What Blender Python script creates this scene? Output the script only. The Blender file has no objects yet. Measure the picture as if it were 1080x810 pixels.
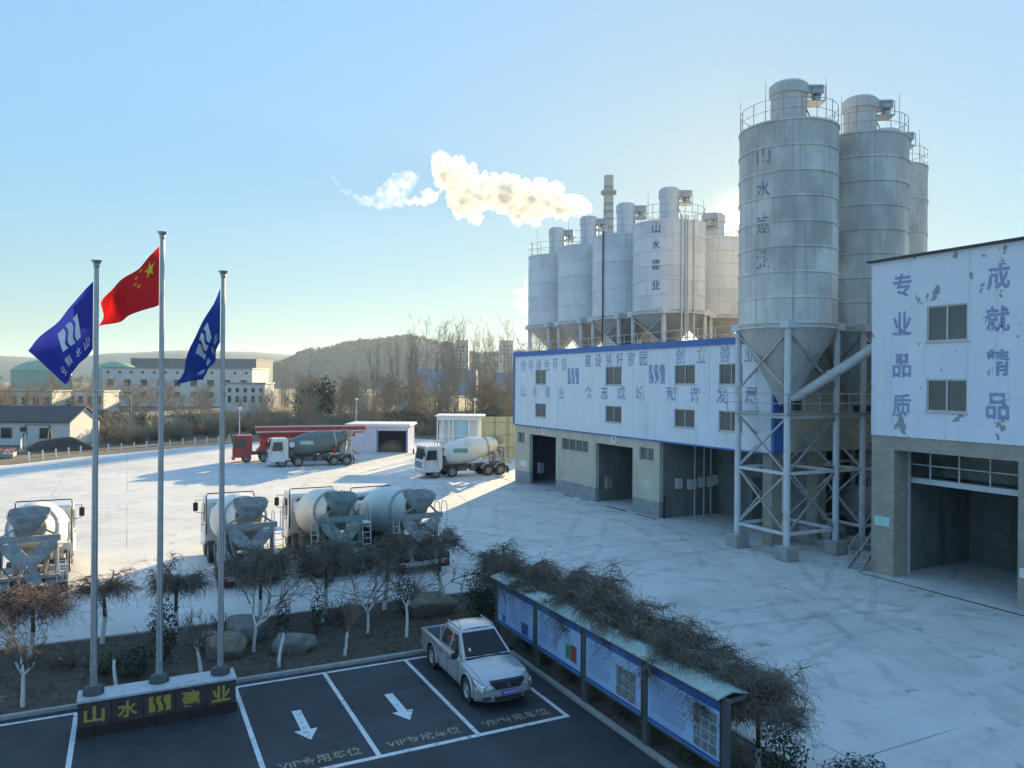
import bpy, bmesh, math, random
from mathutils import Vector, Matrix, noise
R = math.radians
V = Vector
PI = math.pi
sc = bpy.context.scene
col = sc.collection
rnd = random.Random(7)

# ------------------------------------------------------------------ camera
cam_data = bpy.data.cameras.new('camera')
cam = bpy.data.objects.new('camera', cam_data)
col.objects.link(cam)
YAW = R(26.54)
cam.matrix_world = (Matrix.Translation((0, 0, 9.0)) @ Matrix.Rotation(-YAW, 4, 'Z')
                    @ Matrix.Rotation(R(90), 4, 'X') @ Matrix.Rotation(R(0.42), 4, 'Z'))
cam_data.sensor_width = 36.0
cam_data.lens = 36.0 * 811 / 1080
cam_data.shift_y = -2.0 / 1080
cam_data.clip_start = 0.1
cam_data.clip_end = 20000
sc.camera = cam

# ------------------------------------------------------------------ sky, sun, exposure
SUN_EL, SUN_AZ = R(11.7), R(42.75)          # azimuth measured from +Y towards +X
SUN = V((math.sin(SUN_AZ) * math.cos(SUN_EL), math.cos(SUN_AZ) * math.cos(SUN_EL), math.sin(SUN_EL)))
world = bpy.data.worlds.new('World')
sc.world = world
world.use_nodes = True
nt = world.node_tree
nt.nodes.clear()
wo = nt.nodes.new('ShaderNodeOutputWorld')
bg = nt.nodes.new('ShaderNodeBackground')
sky = nt.nodes.new('ShaderNodeTexSky')
sky.sky_type = 'NISHITA'
sky.sun_disc = False
sky.sun_elevation = SUN_EL
sky.sun_rotation = SUN_AZ
sky.altitude = 100
sky.air_density = 0.8
sky.dust_density = 0.14
sky.ozone_density = 1.0
bg.inputs[1].default_value = 0.08
# the sun's own disc, seen in the sky where the lamp shines from
tc = nt.nodes.new('ShaderNodeTexCoord')
dt = nt.nodes.new('ShaderNodeVectorMath'); dt.operation = 'DOT_PRODUCT'
dt.inputs[1].default_value = SUN
mr = nt.nodes.new('ShaderNodeMapRange')
mr.inputs[1].default_value = math.cos(R(0.50)); mr.inputs[2].default_value = math.cos(R(0.27))
mr.inputs[3].default_value = 0.0; mr.inputs[4].default_value = 200.0
ad = nt.nodes.new('ShaderNodeMixRGB'); ad.blend_type = 'ADD'; ad.inputs[0].default_value = 1.0
cm = nt.nodes.new('ShaderNodeMixRGB'); cm.blend_type = 'MULTIPLY'; cm.inputs[0].default_value = 1.0
cm.inputs[2].default_value = (1.0, 0.86, 0.55, 1)
nt.links.new(tc.outputs['Generated'], dt.inputs[0])
nt.links.new(dt.outputs['Value'], mr.inputs[0])
nt.links.new(mr.outputs[0], cm.inputs[1])
# the sky's range is compressed by its own luminance (c * (L/LREF)^-P), as the photograph's exposure does
LREF, PW = 1.9, 0.88
def vmath(op, a, b):
    n = nt.nodes.new('ShaderNodeVectorMath'); n.operation = op
    nt.links.new(a, n.inputs[0])
    if hasattr(b, 'links'): nt.links.new(b, n.inputs[1])
    else: n.inputs[1].default_value = b
    return n
lum = vmath('DOT_PRODUCT', sky.outputs[0], (.2126 / LREF, .7152 / LREF, .0722 / LREF)).outputs['Value']
pw = nt.nodes.new('ShaderNodeMath'); pw.operation = 'POWER'; pw.inputs[1].default_value = -PW
nt.links.new(lum, pw.inputs[0])
wb = vmath('MULTIPLY', vmath('MULTIPLY', sky.outputs[0], pw.outputs[0]).outputs[0], (0.85, 1.01, 1.0))   # white balance
nt.links.new(wb.outputs[0], ad.inputs[1])
# the aureole the air makes round the sun
def glow(power, amount, colr):
    p = nt.nodes.new('ShaderNodeMath'); p.operation = 'POWER'; p.inputs[1].default_value = power
    mxm = nt.nodes.new('ShaderNodeMath'); mxm.operation = 'MAXIMUM'; mxm.inputs[1].default_value = 0.0
    nt.links.new(dt.outputs['Value'], mxm.inputs[0]); nt.links.new(mxm.outputs[0], p.inputs[0])
    v = nt.nodes.new('ShaderNodeVectorMath'); v.operation = 'SCALE'; v.inputs[0].default_value = [c_ * amount for c_ in colr]
    nt.links.new(p.outputs[0], v.inputs['Scale'])
    return v
g1, g2 = glow(5000, 6.0, (1, .80, .38)), glow(220, .22, (1, .92, .70))
s1_ = vmath('ADD', cm.outputs[0], g1.outputs[0]); s2_ = vmath('ADD', s1_.outputs[0], g2.outputs[0])
nt.links.new(s2_.outputs[0], ad.inputs[2])
nt.links.new(ad.outputs[0], bg.inputs[0])
nt.links.new(bg.outputs[0], wo.inputs[0])

sl = bpy.data.lights.new('sun', 'SUN')
sl.energy = 4.1
sl.angle = R(0.5)
sl.color = (1.0, 0.75, 0.40)
so = bpy.data.objects.new('sun', sl)
so.rotation_euler = SUN.to_track_quat('Z', 'Y').to_euler()
so.location = (60, 60, 60)
col.objects.link(so)

sc.view_settings.view_transform = 'Standard'
sc.view_settings.look = 'None'
sc.view_settings.gamma = 1.0
sc.view_settings.use_curve_mapping = False
sc.view_settings.exposure = 1.9
sc.render.engine = 'CYCLES'
sc.cycles.use_denoising = True
sc.cycles.max_bounces = 6
sc.cycles.diffuse_bounces = 3
sc.cycles.glossy_bounces = 3
sc.cycles.transmission_bounces = 4
sc.cycles.transparent_max_bounces = 12
sc.cycles.volume_bounces = 2
sc.cycles.volume_step_rate = 1.0
sc.cycles.caustics_reflective = False
sc.cycles.caustics_refractive = False

HAZE = 0.00014
# ------------------------------------------------------------------ mesh helpers
ORG = {}
KIDS = {}

def new_obj(name, data, parent=None, loc=(0, 0, 0)):
    o = bpy.data.objects.new(name, data)
    col.objects.link(o)
    o.location = loc
    if parent is not None:
        o.parent = parent
        KIDS.setdefault(parent.name, []).append(o)
    return o

def tag(o, label=None, cat=None, group=None, kind=None):
    if label: o['label'] = label
    if cat: o['category'] = cat
    if group: o['group'] = group
    if kind: o['kind'] = kind
    return o

def thing(name, label, cat, loc=(0, 0, 0), group=None, world=False):
    """Empty at the base of a thing; world=True: its parts are given in world coordinates."""
    o = new_obj(name, None, None, loc)
    o.empty_display_size = 0.3
    ORG[o.name] = V(loc) if world else V((0, 0, 0))
    return tag(o, label, cat, group)

def org_of(o):
    while o.parent is not None:
        o = o.parent
    return ORG.get(o.name, V((0, 0, 0)))

def copy_tree(o, parent=None):
    c = o.copy()
    col.objects.link(c)
    if parent is not None:
        c.parent = parent
        KIDS.setdefault(parent.name, []).append(c)
    for ch in KIDS.get(o.name, []):
        copy_tree(ch, c)
    return c

class MB:
    def __init__(s):
        s.v, s.f, s.m, s.sm = [], [], [], []
    def add(s, vs, fs, m=0, smooth=False):
        o = len(s.v)
        s.v.extend((float(p[0]), float(p[1]), float(p[2])) for p in vs)
        for f in fs:
            s.f.append(tuple(i + o for i in f)); s.m.append(m); s.sm.append(smooth)
        return s
    def box(s, x0, x1, y0, y1, z0, z1, m=0, M=None, b=0.0):
        if x0 > x1: x0, x1 = x1, x0
        if y0 > y1: y0, y1 = y1, y0
        if z0 > z1: z0, z1 = z1, z0
        if b > 0:
            b = min(b, .49 * min(x1 - x0, y1 - y0, z1 - z0))
            bm = bmesh.new()
            for x, sx in ((x0, 1), (x1, -1)):
                for y, sy in ((y0, 1), (y1, -1)):
                    for z, sz in ((z0, 1), (z1, -1)):
                        bm.verts.new((x, y + sy * b, z + sz * b)); bm.verts.new((x + sx * b, y, z + sz * b)); bm.verts.new((x + sx * b, y + sy * b, z))
            bmesh.ops.convex_hull(bm, input=bm.verts)
            bmesh.ops.dissolve_limit(bm, angle_limit=R(1), verts=bm.verts, edges=bm.edges)
            bm.verts.index_update()
            vs = [v.co.copy() for v in bm.verts]
            fs = [[v.index for v in f.verts] for f in bm.faces]
            bm.free()
        else:
            vs = [V((x, y, z)) for x in (x0, x1) for y in (y0, y1) for z in (z0, z1)]
            fs = [(0, 1, 3, 2), (4, 6, 7, 5), (0, 4, 5, 1), (2, 3, 7, 6), (0, 2, 6, 4), (1, 5, 7, 3)]
        if M is not None: vs = [M @ v for v in vs]
        return s.add(vs, fs, m)
    def beam(s, p0, p1, w, h=None, m=0, up=(0, 0, 1)):
        p0, p1 = V(p0), V(p1)
        h = w if h is None else h
        d = (p1 - p0).normalized()
        u = V(up)
        if abs(d.dot(u)) > .98: u = V((0, 1, 0))
        a = d.cross(u).normalized(); b = a.cross(d).normalized()
        vs = []
        for p in (p0, p1):
            for i, j in ((-1, -1), (1, -1), (1, 1), (-1, 1)):
                vs.append(p + a * (i * w / 2) + b * (j * h / 2))
        return s.add(vs, [(3, 2, 1, 0), (4, 5, 6, 7), (0, 1, 5, 4), (1, 2, 6, 5), (2, 3, 7, 6), (3, 0, 4, 7)], m)
    def path(s, pts, rads, n=6, m=0, cap=True, smooth=True):
        pts = [V(p) for p in pts]
        if not hasattr(rads, '__len__'): rads = [rads] * len(pts)
        vs = []
        a = None
        for i, p in enumerate(pts):
            d = pts[min(i + 1, len(pts) - 1)] - pts[max(i - 1, 0)]
            if d.length < 1e-9: d = V((0, 0, 1))
            d.normalize()
            if a is None:
                t = V((0, 0, 1)) if abs(d.z) < .9 else V((1, 0, 0))
                a = d.cross(t).normalized()
            else:
                a = (a - d * a.dot(d))
                if a.length < 1e-6: a = d.cross(V((.3, .5, .8)))
                a.normalize()
            b = d.cross(a)
            for k in range(n):
                t = 2 * PI * k / n
                vs.append(p + (a * math.cos(t) + b * math.sin(t)) * rads[i])
        fs = []
        for i in range(len(pts) - 1):
            for k in range(n):
                k2 = (k + 1) % n
                fs.append((i * n + k, i * n + k2, (i + 1) * n + k2, (i + 1) * n + k))
        s.add(vs, fs, m, smooth)
        if cap and n > 3:
            o = len(pts) - 1
            s.add(vs[:n], [tuple(range(n))[::-1]], m); s.add(vs[o * n:], [tuple(range(n))], m)
        return s
    def tube(s, p0, p1, r0, r1=None, n=10, m=0, cap=True, smooth=True):
        return s.path([p0, p1], [r0, r0 if r1 is None else r1], n, m, cap, smooth)
    def lathe(s, prof, n=32, M=None, m=0, smooth=True, a0=0.0, a1=2 * PI):
        full = abs(a1 - a0 - 2 * PI) < 1e-6
        k = n if full else n + 1
        vs = []
        for r, z in prof:
            for i in range(k):
                t = a0 + (a1 - a0) * i / n
                p = V((r * math.cos(t), r * math.sin(t), z))
                vs.append(M @ p if M is not None else p)
        fs = []
        for j in range(len(prof) - 1):
            for i in range(n):
                i2 = (i + 1) % k
                fs.append((j * k + i, j * k + i2, (j + 1) * k + i2, (j + 1) * k + i))
        return s.add(vs, fs, m, smooth)
    def prism(s, poly, d0, d1, M=None, m=0):
        """poly in the local xy plane, extruded along local z from d0 to d1"""
        n = len(poly)
        vs = [V((p[0], p[1], d0)) for p in poly] + [V((p[0], p[1], d1)) for p in poly]
        if M is not None: vs = [M @ v for v in vs]
        fs = [tuple(range(n))[::-1], tuple(range(n, 2 * n))] + [(i, (i + 1) % n, n + (i + 1) % n, n + i) for i in range(n)]
        return s.add(vs, fs, m)
    def wall(s, M, W, H, t, holes=(), m=0, v0=0.0):
        """wall sheet of thickness t: local u along, v up, w outward; holes = (u0,u1,v0,v1)"""
        us = sorted({0.0, W} | {max(0., min(W, h[0])) for h in holes} | {max(0., min(W, h[1])) for h in holes})
        vs_ = sorted({v0, H} | {max(v0, min(H, h[2])) for h in holes} | {max(v0, min(H, h[3])) for h in holes})
        def solid(i, j):
            if i < 0 or j < 0 or i >= len(us) - 1 or j >= len(vs_) - 1: return False
            u, v = (us[i] + us[i + 1]) / 2, (vs_[j] + vs_[j + 1]) / 2
            return not any(h[0] < u < h[1] and h[2] < v < h[3] for h in holes)
        def q(a, b, c, d):
            s.add([M @ V(p) for p in (a, b, c, d)], [(0, 1, 2, 3)], m)
        for i in range(len(us) - 1):
            for j in range(len(vs_) - 1):
                if not solid(i, j): continue
                a, b, c, d = us[i], us[i + 1], vs_[j], vs_[j + 1]
                q((a, c, 0), (b, c, 0), (b, d, 0), (a, d, 0))
                q((a, d, -t), (b, d, -t), (b, c, -t), (a, c, -t))
                if not solid(i - 1, j): q((a, c, -t), (a, c, 0), (a, d, 0), (a, d, -t))
                if not solid(i + 1, j): q((b, c, 0), (b, c, -t), (b, d, -t), (b, d, 0))
                if not solid(i, j - 1): q((a, c, -t), (b, c, -t), (b, c, 0), (a, c, 0))
                if not solid(i, j + 1): q((a, d, 0), (b, d, 0), (b, d, -t), (a, d, -t))
        return s
    def ball(s, c, r, sub=2, m=0, amp=0.0, freq=1.0, sq=(1, 1, 1), seed=0.0):
        bm = bmesh.new()
        bmesh.ops.create_icosphere(bm, subdivisions=sub, radius=1.0)
        bm.verts.index_update()
        vs = []
        for v in bm.verts:
            k = 1 + amp * noise.noise(v.co * freq + V((seed, seed * 1.7, seed * .3))) + amp * .4 * noise.noise(v.co * freq * 2.7 + V((seed, 5, 2)))
            vs.append(V(c) + V((v.co.x * sq[0], v.co.y * sq[1], v.co.z * sq[2])) * (r * k))
        fs = [[v.index for v in f.verts] for f in bm.faces]
        bm.free()
        return s.add(vs, fs, m, True)
    def xf(s, M):
        s.v = [tuple(M @ V(p)) for p in s.v]
        return s
    def build(s, name, mats, parent=None, loc=(0, 0, 0)):
        me = bpy.data.meshes.new(name)
        if parent is not None:
            og = org_of(parent)
            vs = [(x - og.x, y - og.y, z - og.z) for x, y, z in s.v]
        else:
            vs = [(x - loc[0], y - loc[1], z - loc[2]) for x, y, z in s.v]
        me.from_pydata(vs, [], s.f)
        if not isinstance(mats, (list, tuple)): mats = [mats]
        for m in mats: me.materials.append(m)
        me.polygons.foreach_set('material_index', s.m)
        me.polygons.foreach_set('use_smooth', s.sm)
        me.update()
        if any(s.sm): me.set_sharp_from_angle(angle=R(38))
        return new_obj(name, me, parent, (0, 0, 0) if parent is not None else loc)

def boxes(*bs, m=0, b=0.0):
    mb = MB()
    for q in bs: mb.box(*q, m=m, b=b)
    return mb

def frame_m(o, u, v):
    u, v = V(u).normalized(), V(v).normalized()
    w = u.cross(v)
    return Matrix(((u.x, v.x, w.x, o[0]), (u.y, v.y, w.y, o[1]), (u.z, v.z, w.z, o[2]), (0, 0, 0, 1)))

# ------------------------------------------------------------------ materials
MATS = {}

def mat(name, c, rough=.7, metal=0.0, var=.12, scale=2.0, dirt=None, dscale=1.0, dlo=.5, dhi=.62, stretch=(1, 1, 1),
        dstretch=None, bump=0.0, bscale=20.0, spec=None, coat=0.0, ramp2=None, detail=5.0):
    if name in MATS: return MATS[name]
    m = bpy.data.materials.new(name)
    m.use_nodes = True
    t = m.node_tree
    N, L = t.nodes, t.links
    b = N['Principled BSDF']
    b.inputs['Roughness'].default_value = rough
    b.inputs['Metallic'].default_value = metal
    if spec is not None: b.inputs['Specular IOR Level'].default_value = spec
    if coat: b.inputs['Coat Weight'].default_value = coat; b.inputs['Coat Roughness'].default_value = .08
    tcn = N.new('ShaderNodeTexCoord')
    def noi(sc_, st, det=detail, off=(0, 0, 0)):
        mp = N.new('ShaderNodeMapping'); mp.inputs['Scale'].default_value = st; mp.inputs['Location'].default_value = off
        L.new(tcn.outputs['Object'], mp.inputs[0])
        n = N.new('ShaderNodeTexNoise'); n.inputs['Scale'].default_value = sc_; n.inputs['Detail'].default_value = det
        n.inputs['Roughness'].default_value = .6
        L.new(mp.outputs[0], n.inputs['Vector'])
        return n
    n1 = noi(scale, stretch)
    r = N.new('ShaderNodeValToRGB')
    r.color_ramp.elements[0].position = .3; r.color_ramp.elements[1].position = .7
    r.color_ramp.elements[0].color = (*[x * (1 - var) for x in c], 1)
    r.color_ramp.elements[1].color = (*[min(1, x * (1 + var)) for x in c], 1)
    L.new(n1.outputs['Fac'], r.inputs[0])
    out = r.outputs[0]
    for k, (dc, ds, dst, lo, hi, amt) in enumerate((dirt or [])):
        n2 = noi(ds, dst, 6.0, (3.7 * k + 1.3, 2.1 * k, 5.5))
        q = N.new('ShaderNodeMapRange'); q.inputs[1].default_value = lo; q.inputs[2].default_value = hi
        q.inputs[3].default_value = 0; q.inputs[4].default_value = amt
        L.new(n2.outputs['Fac'], q.inputs[0])
        mx = N.new('ShaderNodeMixRGB'); mx.inputs[2].default_value = (*dc, 1)
        L.new(q.outputs[0], mx.inputs[0]); L.new(out, mx.inputs[1])
        out = mx.outputs[0]
    L.new(out, b.inputs['Base Color'])
    if bump:
        n3 = noi(bscale, (1, 1, 1), 4.0)
        bp = N.new('ShaderNodeBump'); bp.inputs['Strength'].default_value = bump; bp.inputs['Distance'].default_value = .02
        L.new(n3.outputs['Fac'], bp.inputs['Height']); L.new(bp.outputs[0], b.inputs['Normal'])
    MATS[name] = m
    m['_out'] = 0
    return m

def nodes_of(m):
    return m.node_tree.nodes, m.node_tree.links, m.node_tree.nodes['Principled BSDF']

def worn(name, c, thr=.5, scale=6.0, rough=.7, soft=.04, amax=1.0):
    """paint that has flaked off in patches: transparent where it is gone"""
    m = mat(name, c, rough, var=.15, scale=3)
    N, L, b = nodes_of(m)
    tcn = N.new('ShaderNodeTexCoord')
    n = N.new('ShaderNodeTexNoise'); n.inputs['Scale'].default_value = scale; n.inputs['Detail'].default_value = 6
    L.new(tcn.outputs['Object'], n.inputs['Vector'])
    q = N.new('ShaderNodeMapRange'); q.inputs[1].default_value = thr - soft; q.inputs[2].default_value = thr + soft; q.inputs[4].default_value = amax
    L.new(n.outputs['Fac'], q.inputs[0]); L.new(q.outputs[0], b.inputs['Alpha'])
    return m

def glass(name, c=(.03, .04, .05), rough=.06):
    m = mat(name, c, rough, var=.2, scale=.7)
    nodes_of(m)[2].inputs['Specular IOR Level'].default_value = .7
    return m

M_white = mat('white_paint', (.72, .73, .74), .45, var=.06, dirt=[((.35, .33, .3), 1.5, (1, 1, .4), .52, .75, .5)])
M_steel = mat('galvanised_steel', (.42, .44, .46), .42, .55, var=.15, scale=3)
M_pipe = mat('pale_steel_paint', (.62, .64, .66), .5, .0, var=.1, scale=2, dirt=[((.3, .27, .24), 3, (1, 1, .3), .58, .75, .5)])
M_dark = mat('dark_metal', (.05, .055, .06), .55, var=.3)
M_black = mat('black_rubber', (.025, .025, .027), .8, var=.25, scale=8)
M_glass = glass('window_glass')
M_glassdim = glass('dusty_window_glass', (.10, .12, .12), .18)
M_conc = mat('concrete_grey', (.36, .36, .35), .85, var=.14, scale=2, dirt=[((.18, .18, .18), .8, (1, 1, .5), .55, .75, .6)], bump=.3)
M_blue = mat('blue_trim_paint', (.06, .16, .45), .5, var=.12)

def text_mb(body, w, h, M, depth=.012, bold=0.0, fit=True, map_fn=None, shear=0.0):
    """lettering as a mesh, scaled to w x h, laid on frame M (local x right, y up, z outward), centred at its origin"""
    cu = bpy.data.curves.new('lettering', 'FONT')
    cu.body = body
    cu.size = 1.0
    cu.offset = bold
    cu.shear = shear
    cu.resolution_u = 3
    cu.extrude = 0.0
    o = bpy.data.objects.new('lettering_tmp', cu)
    col.objects.link(o)
    dg = bpy.context.evaluated_depsgraph_get()
    me = bpy.data.meshes.new_from_object(o.evaluated_get(dg))
    vs = [v.co.copy() for v in me.vertices]
    fs = [tuple(p.vertices) for p in me.polygons]
    bpy.data.objects.remove(o); bpy.data.curves.remove(cu); bpy.data.meshes.remove(me)
    mb = MB()
    if not vs: return mb
    x0, x1 = min(v.x for v in vs), max(v.x for v in vs)
    y0, y1 = min(v.y for v in vs), max(v.y for v in vs)
    sx = w / max(1e-6, x1 - x0); sy = h / max(1e-6, y1 - y0)
    if not fit: sx = sy = min(sx, sy)
    out = []
    for v in vs:
        x, y = (v.x - (x0 + x1) / 2) * sx, (v.y - (y0 + y1) / 2) * sy
        out.append(M @ V((x, y, depth)) if map_fn is None else map_fn(x, y))
    return mb.add(out, fs)

def logo_polys(w, h):
    """three bars with wavy edges: the company's mark"""
    bars = []
    n = 8
    def edge(x, t): return x + .07 * w * math.sin(t * 2 * PI)
    for (a, b, ka, kb) in ((0.0, .25, 0, 1), (.37, .60, 1, 1), (.72, 1.0, 1, 0)):
        L_, R_ = [], []
        for i in range(n + 1):
            t = i / n
            L_.append(((edge(a * w, t) if ka else a * w) - w / 2, h * (t - .5)))
            R_.append(((edge(b * w, t) if kb else b * w) - w / 2, h * (t - .5)))
        bars.append(L_ + R_[::-1])
    return bars

def logo_mb(w, h, M, depth=.012):
    mb = MB()
    for p in logo_polys(w, h):
        n = len(p) // 2
        vs = [M @ V((x, y, depth)) for x, y in p]
        fs = [(i, len(p) - 1 - i, len(p) - 2 - i, i + 1) for i in range(n - 1)]
        mb.add(vs, fs)
    return mb
# ------------------------------------------------------------------ the setting: ground
def sheet(name, poly, z, m, kind='structure'):
    mb = MB()
    mb.add([(x, y, z) for x, y in poly], [tuple(range(len(poly)))])
    return tag(mb.build(name, m), kind=kind)

M_yard = mat('dusty_concrete_yard', (.64, .625, .59), .7, var=.10, scale=.35,
             dirt=[((.46, .455, .44), .09, (1, .6, 1), .44, .66, .6),
                   ((.72, .71, .68), .20, (1, 1, 1), .48, .70, .6),
                   ((.40, .40, .41), .7, (1, 1, 1), .52, .66, .45),
                   ((.30, .30, .30), .5, (.16, 1.6, 1), .56, .76, .28),
                   ((.32, .32, .31), .5, (1.7, .12, 1), .58, .78, .26),
                   ((.66, .65, .63), .35, (2.0, .25, 1), .60, .76, .30),
                   ((.20, .20, .20), 1.1, (1, 1, 1), .62, .70, .6), ((.22, .22, .22), .45, (1.3, 1.3, 1), .66, .70, .5)], bump=.25, bscale=3.0)
def cracks(m):
    N, L, b = nodes_of(m)
    src = b.inputs['Base Color'].links[0].from_socket
    tcn = N.new('ShaderNodeTexCoord')
    nz = N.new('ShaderNodeTexNoise'); nz.inputs['Scale'].default_value = .4; nz.inputs['Detail'].default_value = 5
    L.new(tcn.outputs['Object'], nz.inputs['Vector'])
    vm = N.new('ShaderNodeVectorMath'); vm.operation = 'MULTIPLY_ADD'
    vm.inputs[1].default_value = (3, 3, 0); L.new(nz.outputs['Color'], vm.inputs[0]); L.new(tcn.outputs['Object'], vm.inputs[2])
    vo = N.new('ShaderNodeTexVoronoi'); vo.feature = 'DISTANCE_TO_EDGE'; vo.inputs['Scale'].default_value = .16
    L.new(vm.outputs[0], vo.inputs['Vector'])
    q = N.new('ShaderNodeMapRange'); q.inputs[1].default_value = .002; q.inputs[2].default_value = .007; q.inputs[3].default_value = .22; q.inputs[4].default_value = 0
    L.new(vo.outputs['Distance'], q.inputs[0])
    # cast slabs: straight joints about five metres apart
    br = N.new('ShaderNodeTexBrick'); br.offset = 0; br.inputs['Scale'].default_value = 1.0
    br.inputs['Brick Width'].default_value = 5.2; br.inputs['Row Height'].default_value = 6.4; br.inputs['Mortar Size'].default_value = .035
    br.inputs['Mortar Smooth'].default_value = .6
    L.new(tcn.outputs['Object'], br.inputs['Vector'])
    n2 = N.new('ShaderNodeMath'); n2.operation = 'MULTIPLY'; n2.inputs[1].default_value = .75
    L.new(br.outputs['Fac'], n2.inputs[0])
    mx_ = N.new('ShaderNodeMath'); mx_.operation = 'MAXIMUM'
    L.new(q.outputs[0], mx_.inputs[0]); L.new(n2.outputs[0], mx_.inputs[1])
    nm = N.new('ShaderNodeTexNoise'); nm.inputs['Scale'].default_value = .13; L.new(tcn.outputs['Object'], nm.inputs['Vector'])
    nq = N.new('ShaderNodeMapRange'); nq.inputs[1].default_value = .42; nq.inputs[2].default_value = .6
    L.new(nm.outputs['Fac'], nq.inputs[0])
    ml = N.new('ShaderNodeMath'); ml.operation = 'MULTIPLY'; L.new(mx_.outputs[0], ml.inputs[0]); L.new(nq.outputs[0], ml.inputs[1])
    mx = N.new('ShaderNodeMixRGB'); mx.inputs[2].default_value = (.17, .17, .17, 1)
    L.new(ml.outputs[0], mx.inputs[0]); L.new(src, mx.inputs[1]); L.new(mx.outputs[0], b.inputs['Base Color'])
cracks(M_yard)
M_field = mat('winter_field_soil', (.13, .11, .08), .95, var=.3, scale=.08,
              dirt=[((.20, .17, .10), .03, (1, 1, 1), .5, .62, .8), ((.07, .08, .05), .05, (1, 1, 1), .55, .65, .7)])
M_asph = mat('asphalt_car_park', (.040, .043, .050), .75, var=.25, scale=.8,
             dirt=[((.085, .09, .095), .35, (.3, 1, 1), .50, .70, .75), ((.018, .018, .02), 1.2, (1, 1, 1), .60, .68, .7), ((.10, .10, .10), 26, (1, 1, 1), .60, .72, .6), ((.075, .075, .08), .8, (1, .25, 1), .56, .7, .6)], bump=.6, bscale=60)
M_line = mat('white_road_paint', (.70, .72, .72), .6, var=.10, scale=6, dirt=[((.16, .165, .18), 7, (1, 1, 1), .58, .66, .75), ((.45, .45, .45), 1.2, (1, 1, 1), .5, .7, .6)])
M_soil = mat('planting_bed_soil', (.085, .068, .052), .95, var=.35, scale=3, dirt=[((.17, .13, .085), 5, (1, 1, 1), .56, .68, .7), ((.05, .06, .03), 1.2, (1, 1, 1), .55, .7, .6)], bump=.8, bscale=9)
M_kerb = mat('kerb_concrete', (.34, .34, .33), .8, var=.18, scale=4, bump=.2)

# far terrain: one sheet out to the horizon
mb = MB()
rs = [0, 40, 90, 150, 220, 320, 480, 700, 1000, 1500, 2200, 3200, 4600]
na = 72
vs, fs = [(0, 0, -.06)], []
for r_ in rs[1:]:
    for k in range(na):
        a_ = 2 * PI * k / na
        vs.append((r_ * math.cos(a_), r_ * math.sin(a_), -.06))
for k in range(na): fs.append((0, 1 + k, 1 + (k + 1) % na))
for j in range(len(rs) - 2):
    for k in range(na):
        a_, b_ = 1 + j * na + k, 1 + j * na + (k + 1) % na
        fs.append((a_, a_ + na, b_ + na, b_))
mb.add(vs, fs)
tag(mb.build('terrain', M_field), kind='structure')

YARD = [(-70, -40), (90, -40), (90, 30), (62, 70), (49, 100), (36, 123), (26, 122), (13, 115), (5, 109.2), (-4.8, 102), (-10.9, 95), (-24, 91), (-70, 70)]
sheet('yard', YARD, 0.0, M_yard)
sheet('car_park', [(-14, -20), (11.32, -20), (11.32, 24.02), (-14, 24.02)], .004, M_asph)
# road beyond the yard
sheet('far_road', [(-160, 141), (-20, 146), (60, 150), (60, 157), (-20, 153), (-160, 148)], -.052, M_conc)

# kerbs and beds
tag(boxes((-14, 11.30, 24.02, 24.16, 0, .12), (-14, 10.9, 29.90, 30.02, 0, .14), b=.015).build('bed_kerb', M_kerb), kind='structure')
tag(boxes((11.32, 11.46, 9.0, 24.16, 0, .12), (13.9, 14.02, 9.0, 30.02, 0, .12), (10.9, 13.9, 29.90, 30.02, 0, .12), b=.015).build('strip_kerb', M_kerb), kind='structure')
def bumpy(name, x0, x1, y0, y1, z, m, step=.22, amp=.06):
    nx, ny = max(2, int((x1 - x0) / step)), max(2, int((y1 - y0) / step))
    vs, fs = [], []
    for j in range(ny + 1):
        for i in range(nx + 1):
            x, y = x0 + (x1 - x0) * i / nx, y0 + (y1 - y0) * j / ny
            e = 0 if i in (0, nx) or j in (0, ny) else 1
            vs.append((x, y, z + e * (amp * noise.noise(V((x * .9, y * .9, 3))) + amp * .6 * noise.noise(V((x * 3.1, y * 3.1, 1))) + .02)))
    for j in range(ny):
        for i in range(nx):
            a_ = j * (nx + 1) + i
            fs.append((a_, a_ + 1, a_ + nx + 2, a_ + nx + 1))
    return tag(MB().add(vs, fs, 0, True).build(name, m), kind='structure')
bumpy('bed_soil', -14, 11.46, 24.16, 29.9, .07, M_soil)
bumpy('strip_soil', 11.461, 13.9, 9.0, 29.9, .07, M_soil)

# drain channels along the building fronts
M_drain = mat('wet_drain_channel', (.05, .052, .055), .4, var=.4, scale=2)
for k, (ya, yb) in enumerate(((41.0, 43.6), (44.6, 47.3), (49.4, 50.9), (51.6, 53.3), (55.4, 56.3), (60.0, 62.5), (62.9, 66.2))):
    sheet('drain_channel', [(31.22 - .05 * (k % 2), ya), (31.42, ya + .1), (31.46, yb), (31.25, yb - .12)], .006, M_drain)
sheet('drain_channel', [(31.3, 6), (31.46, 6), (31.48, 25.6), (31.36, 25.6)], .006, M_drain)
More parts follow.
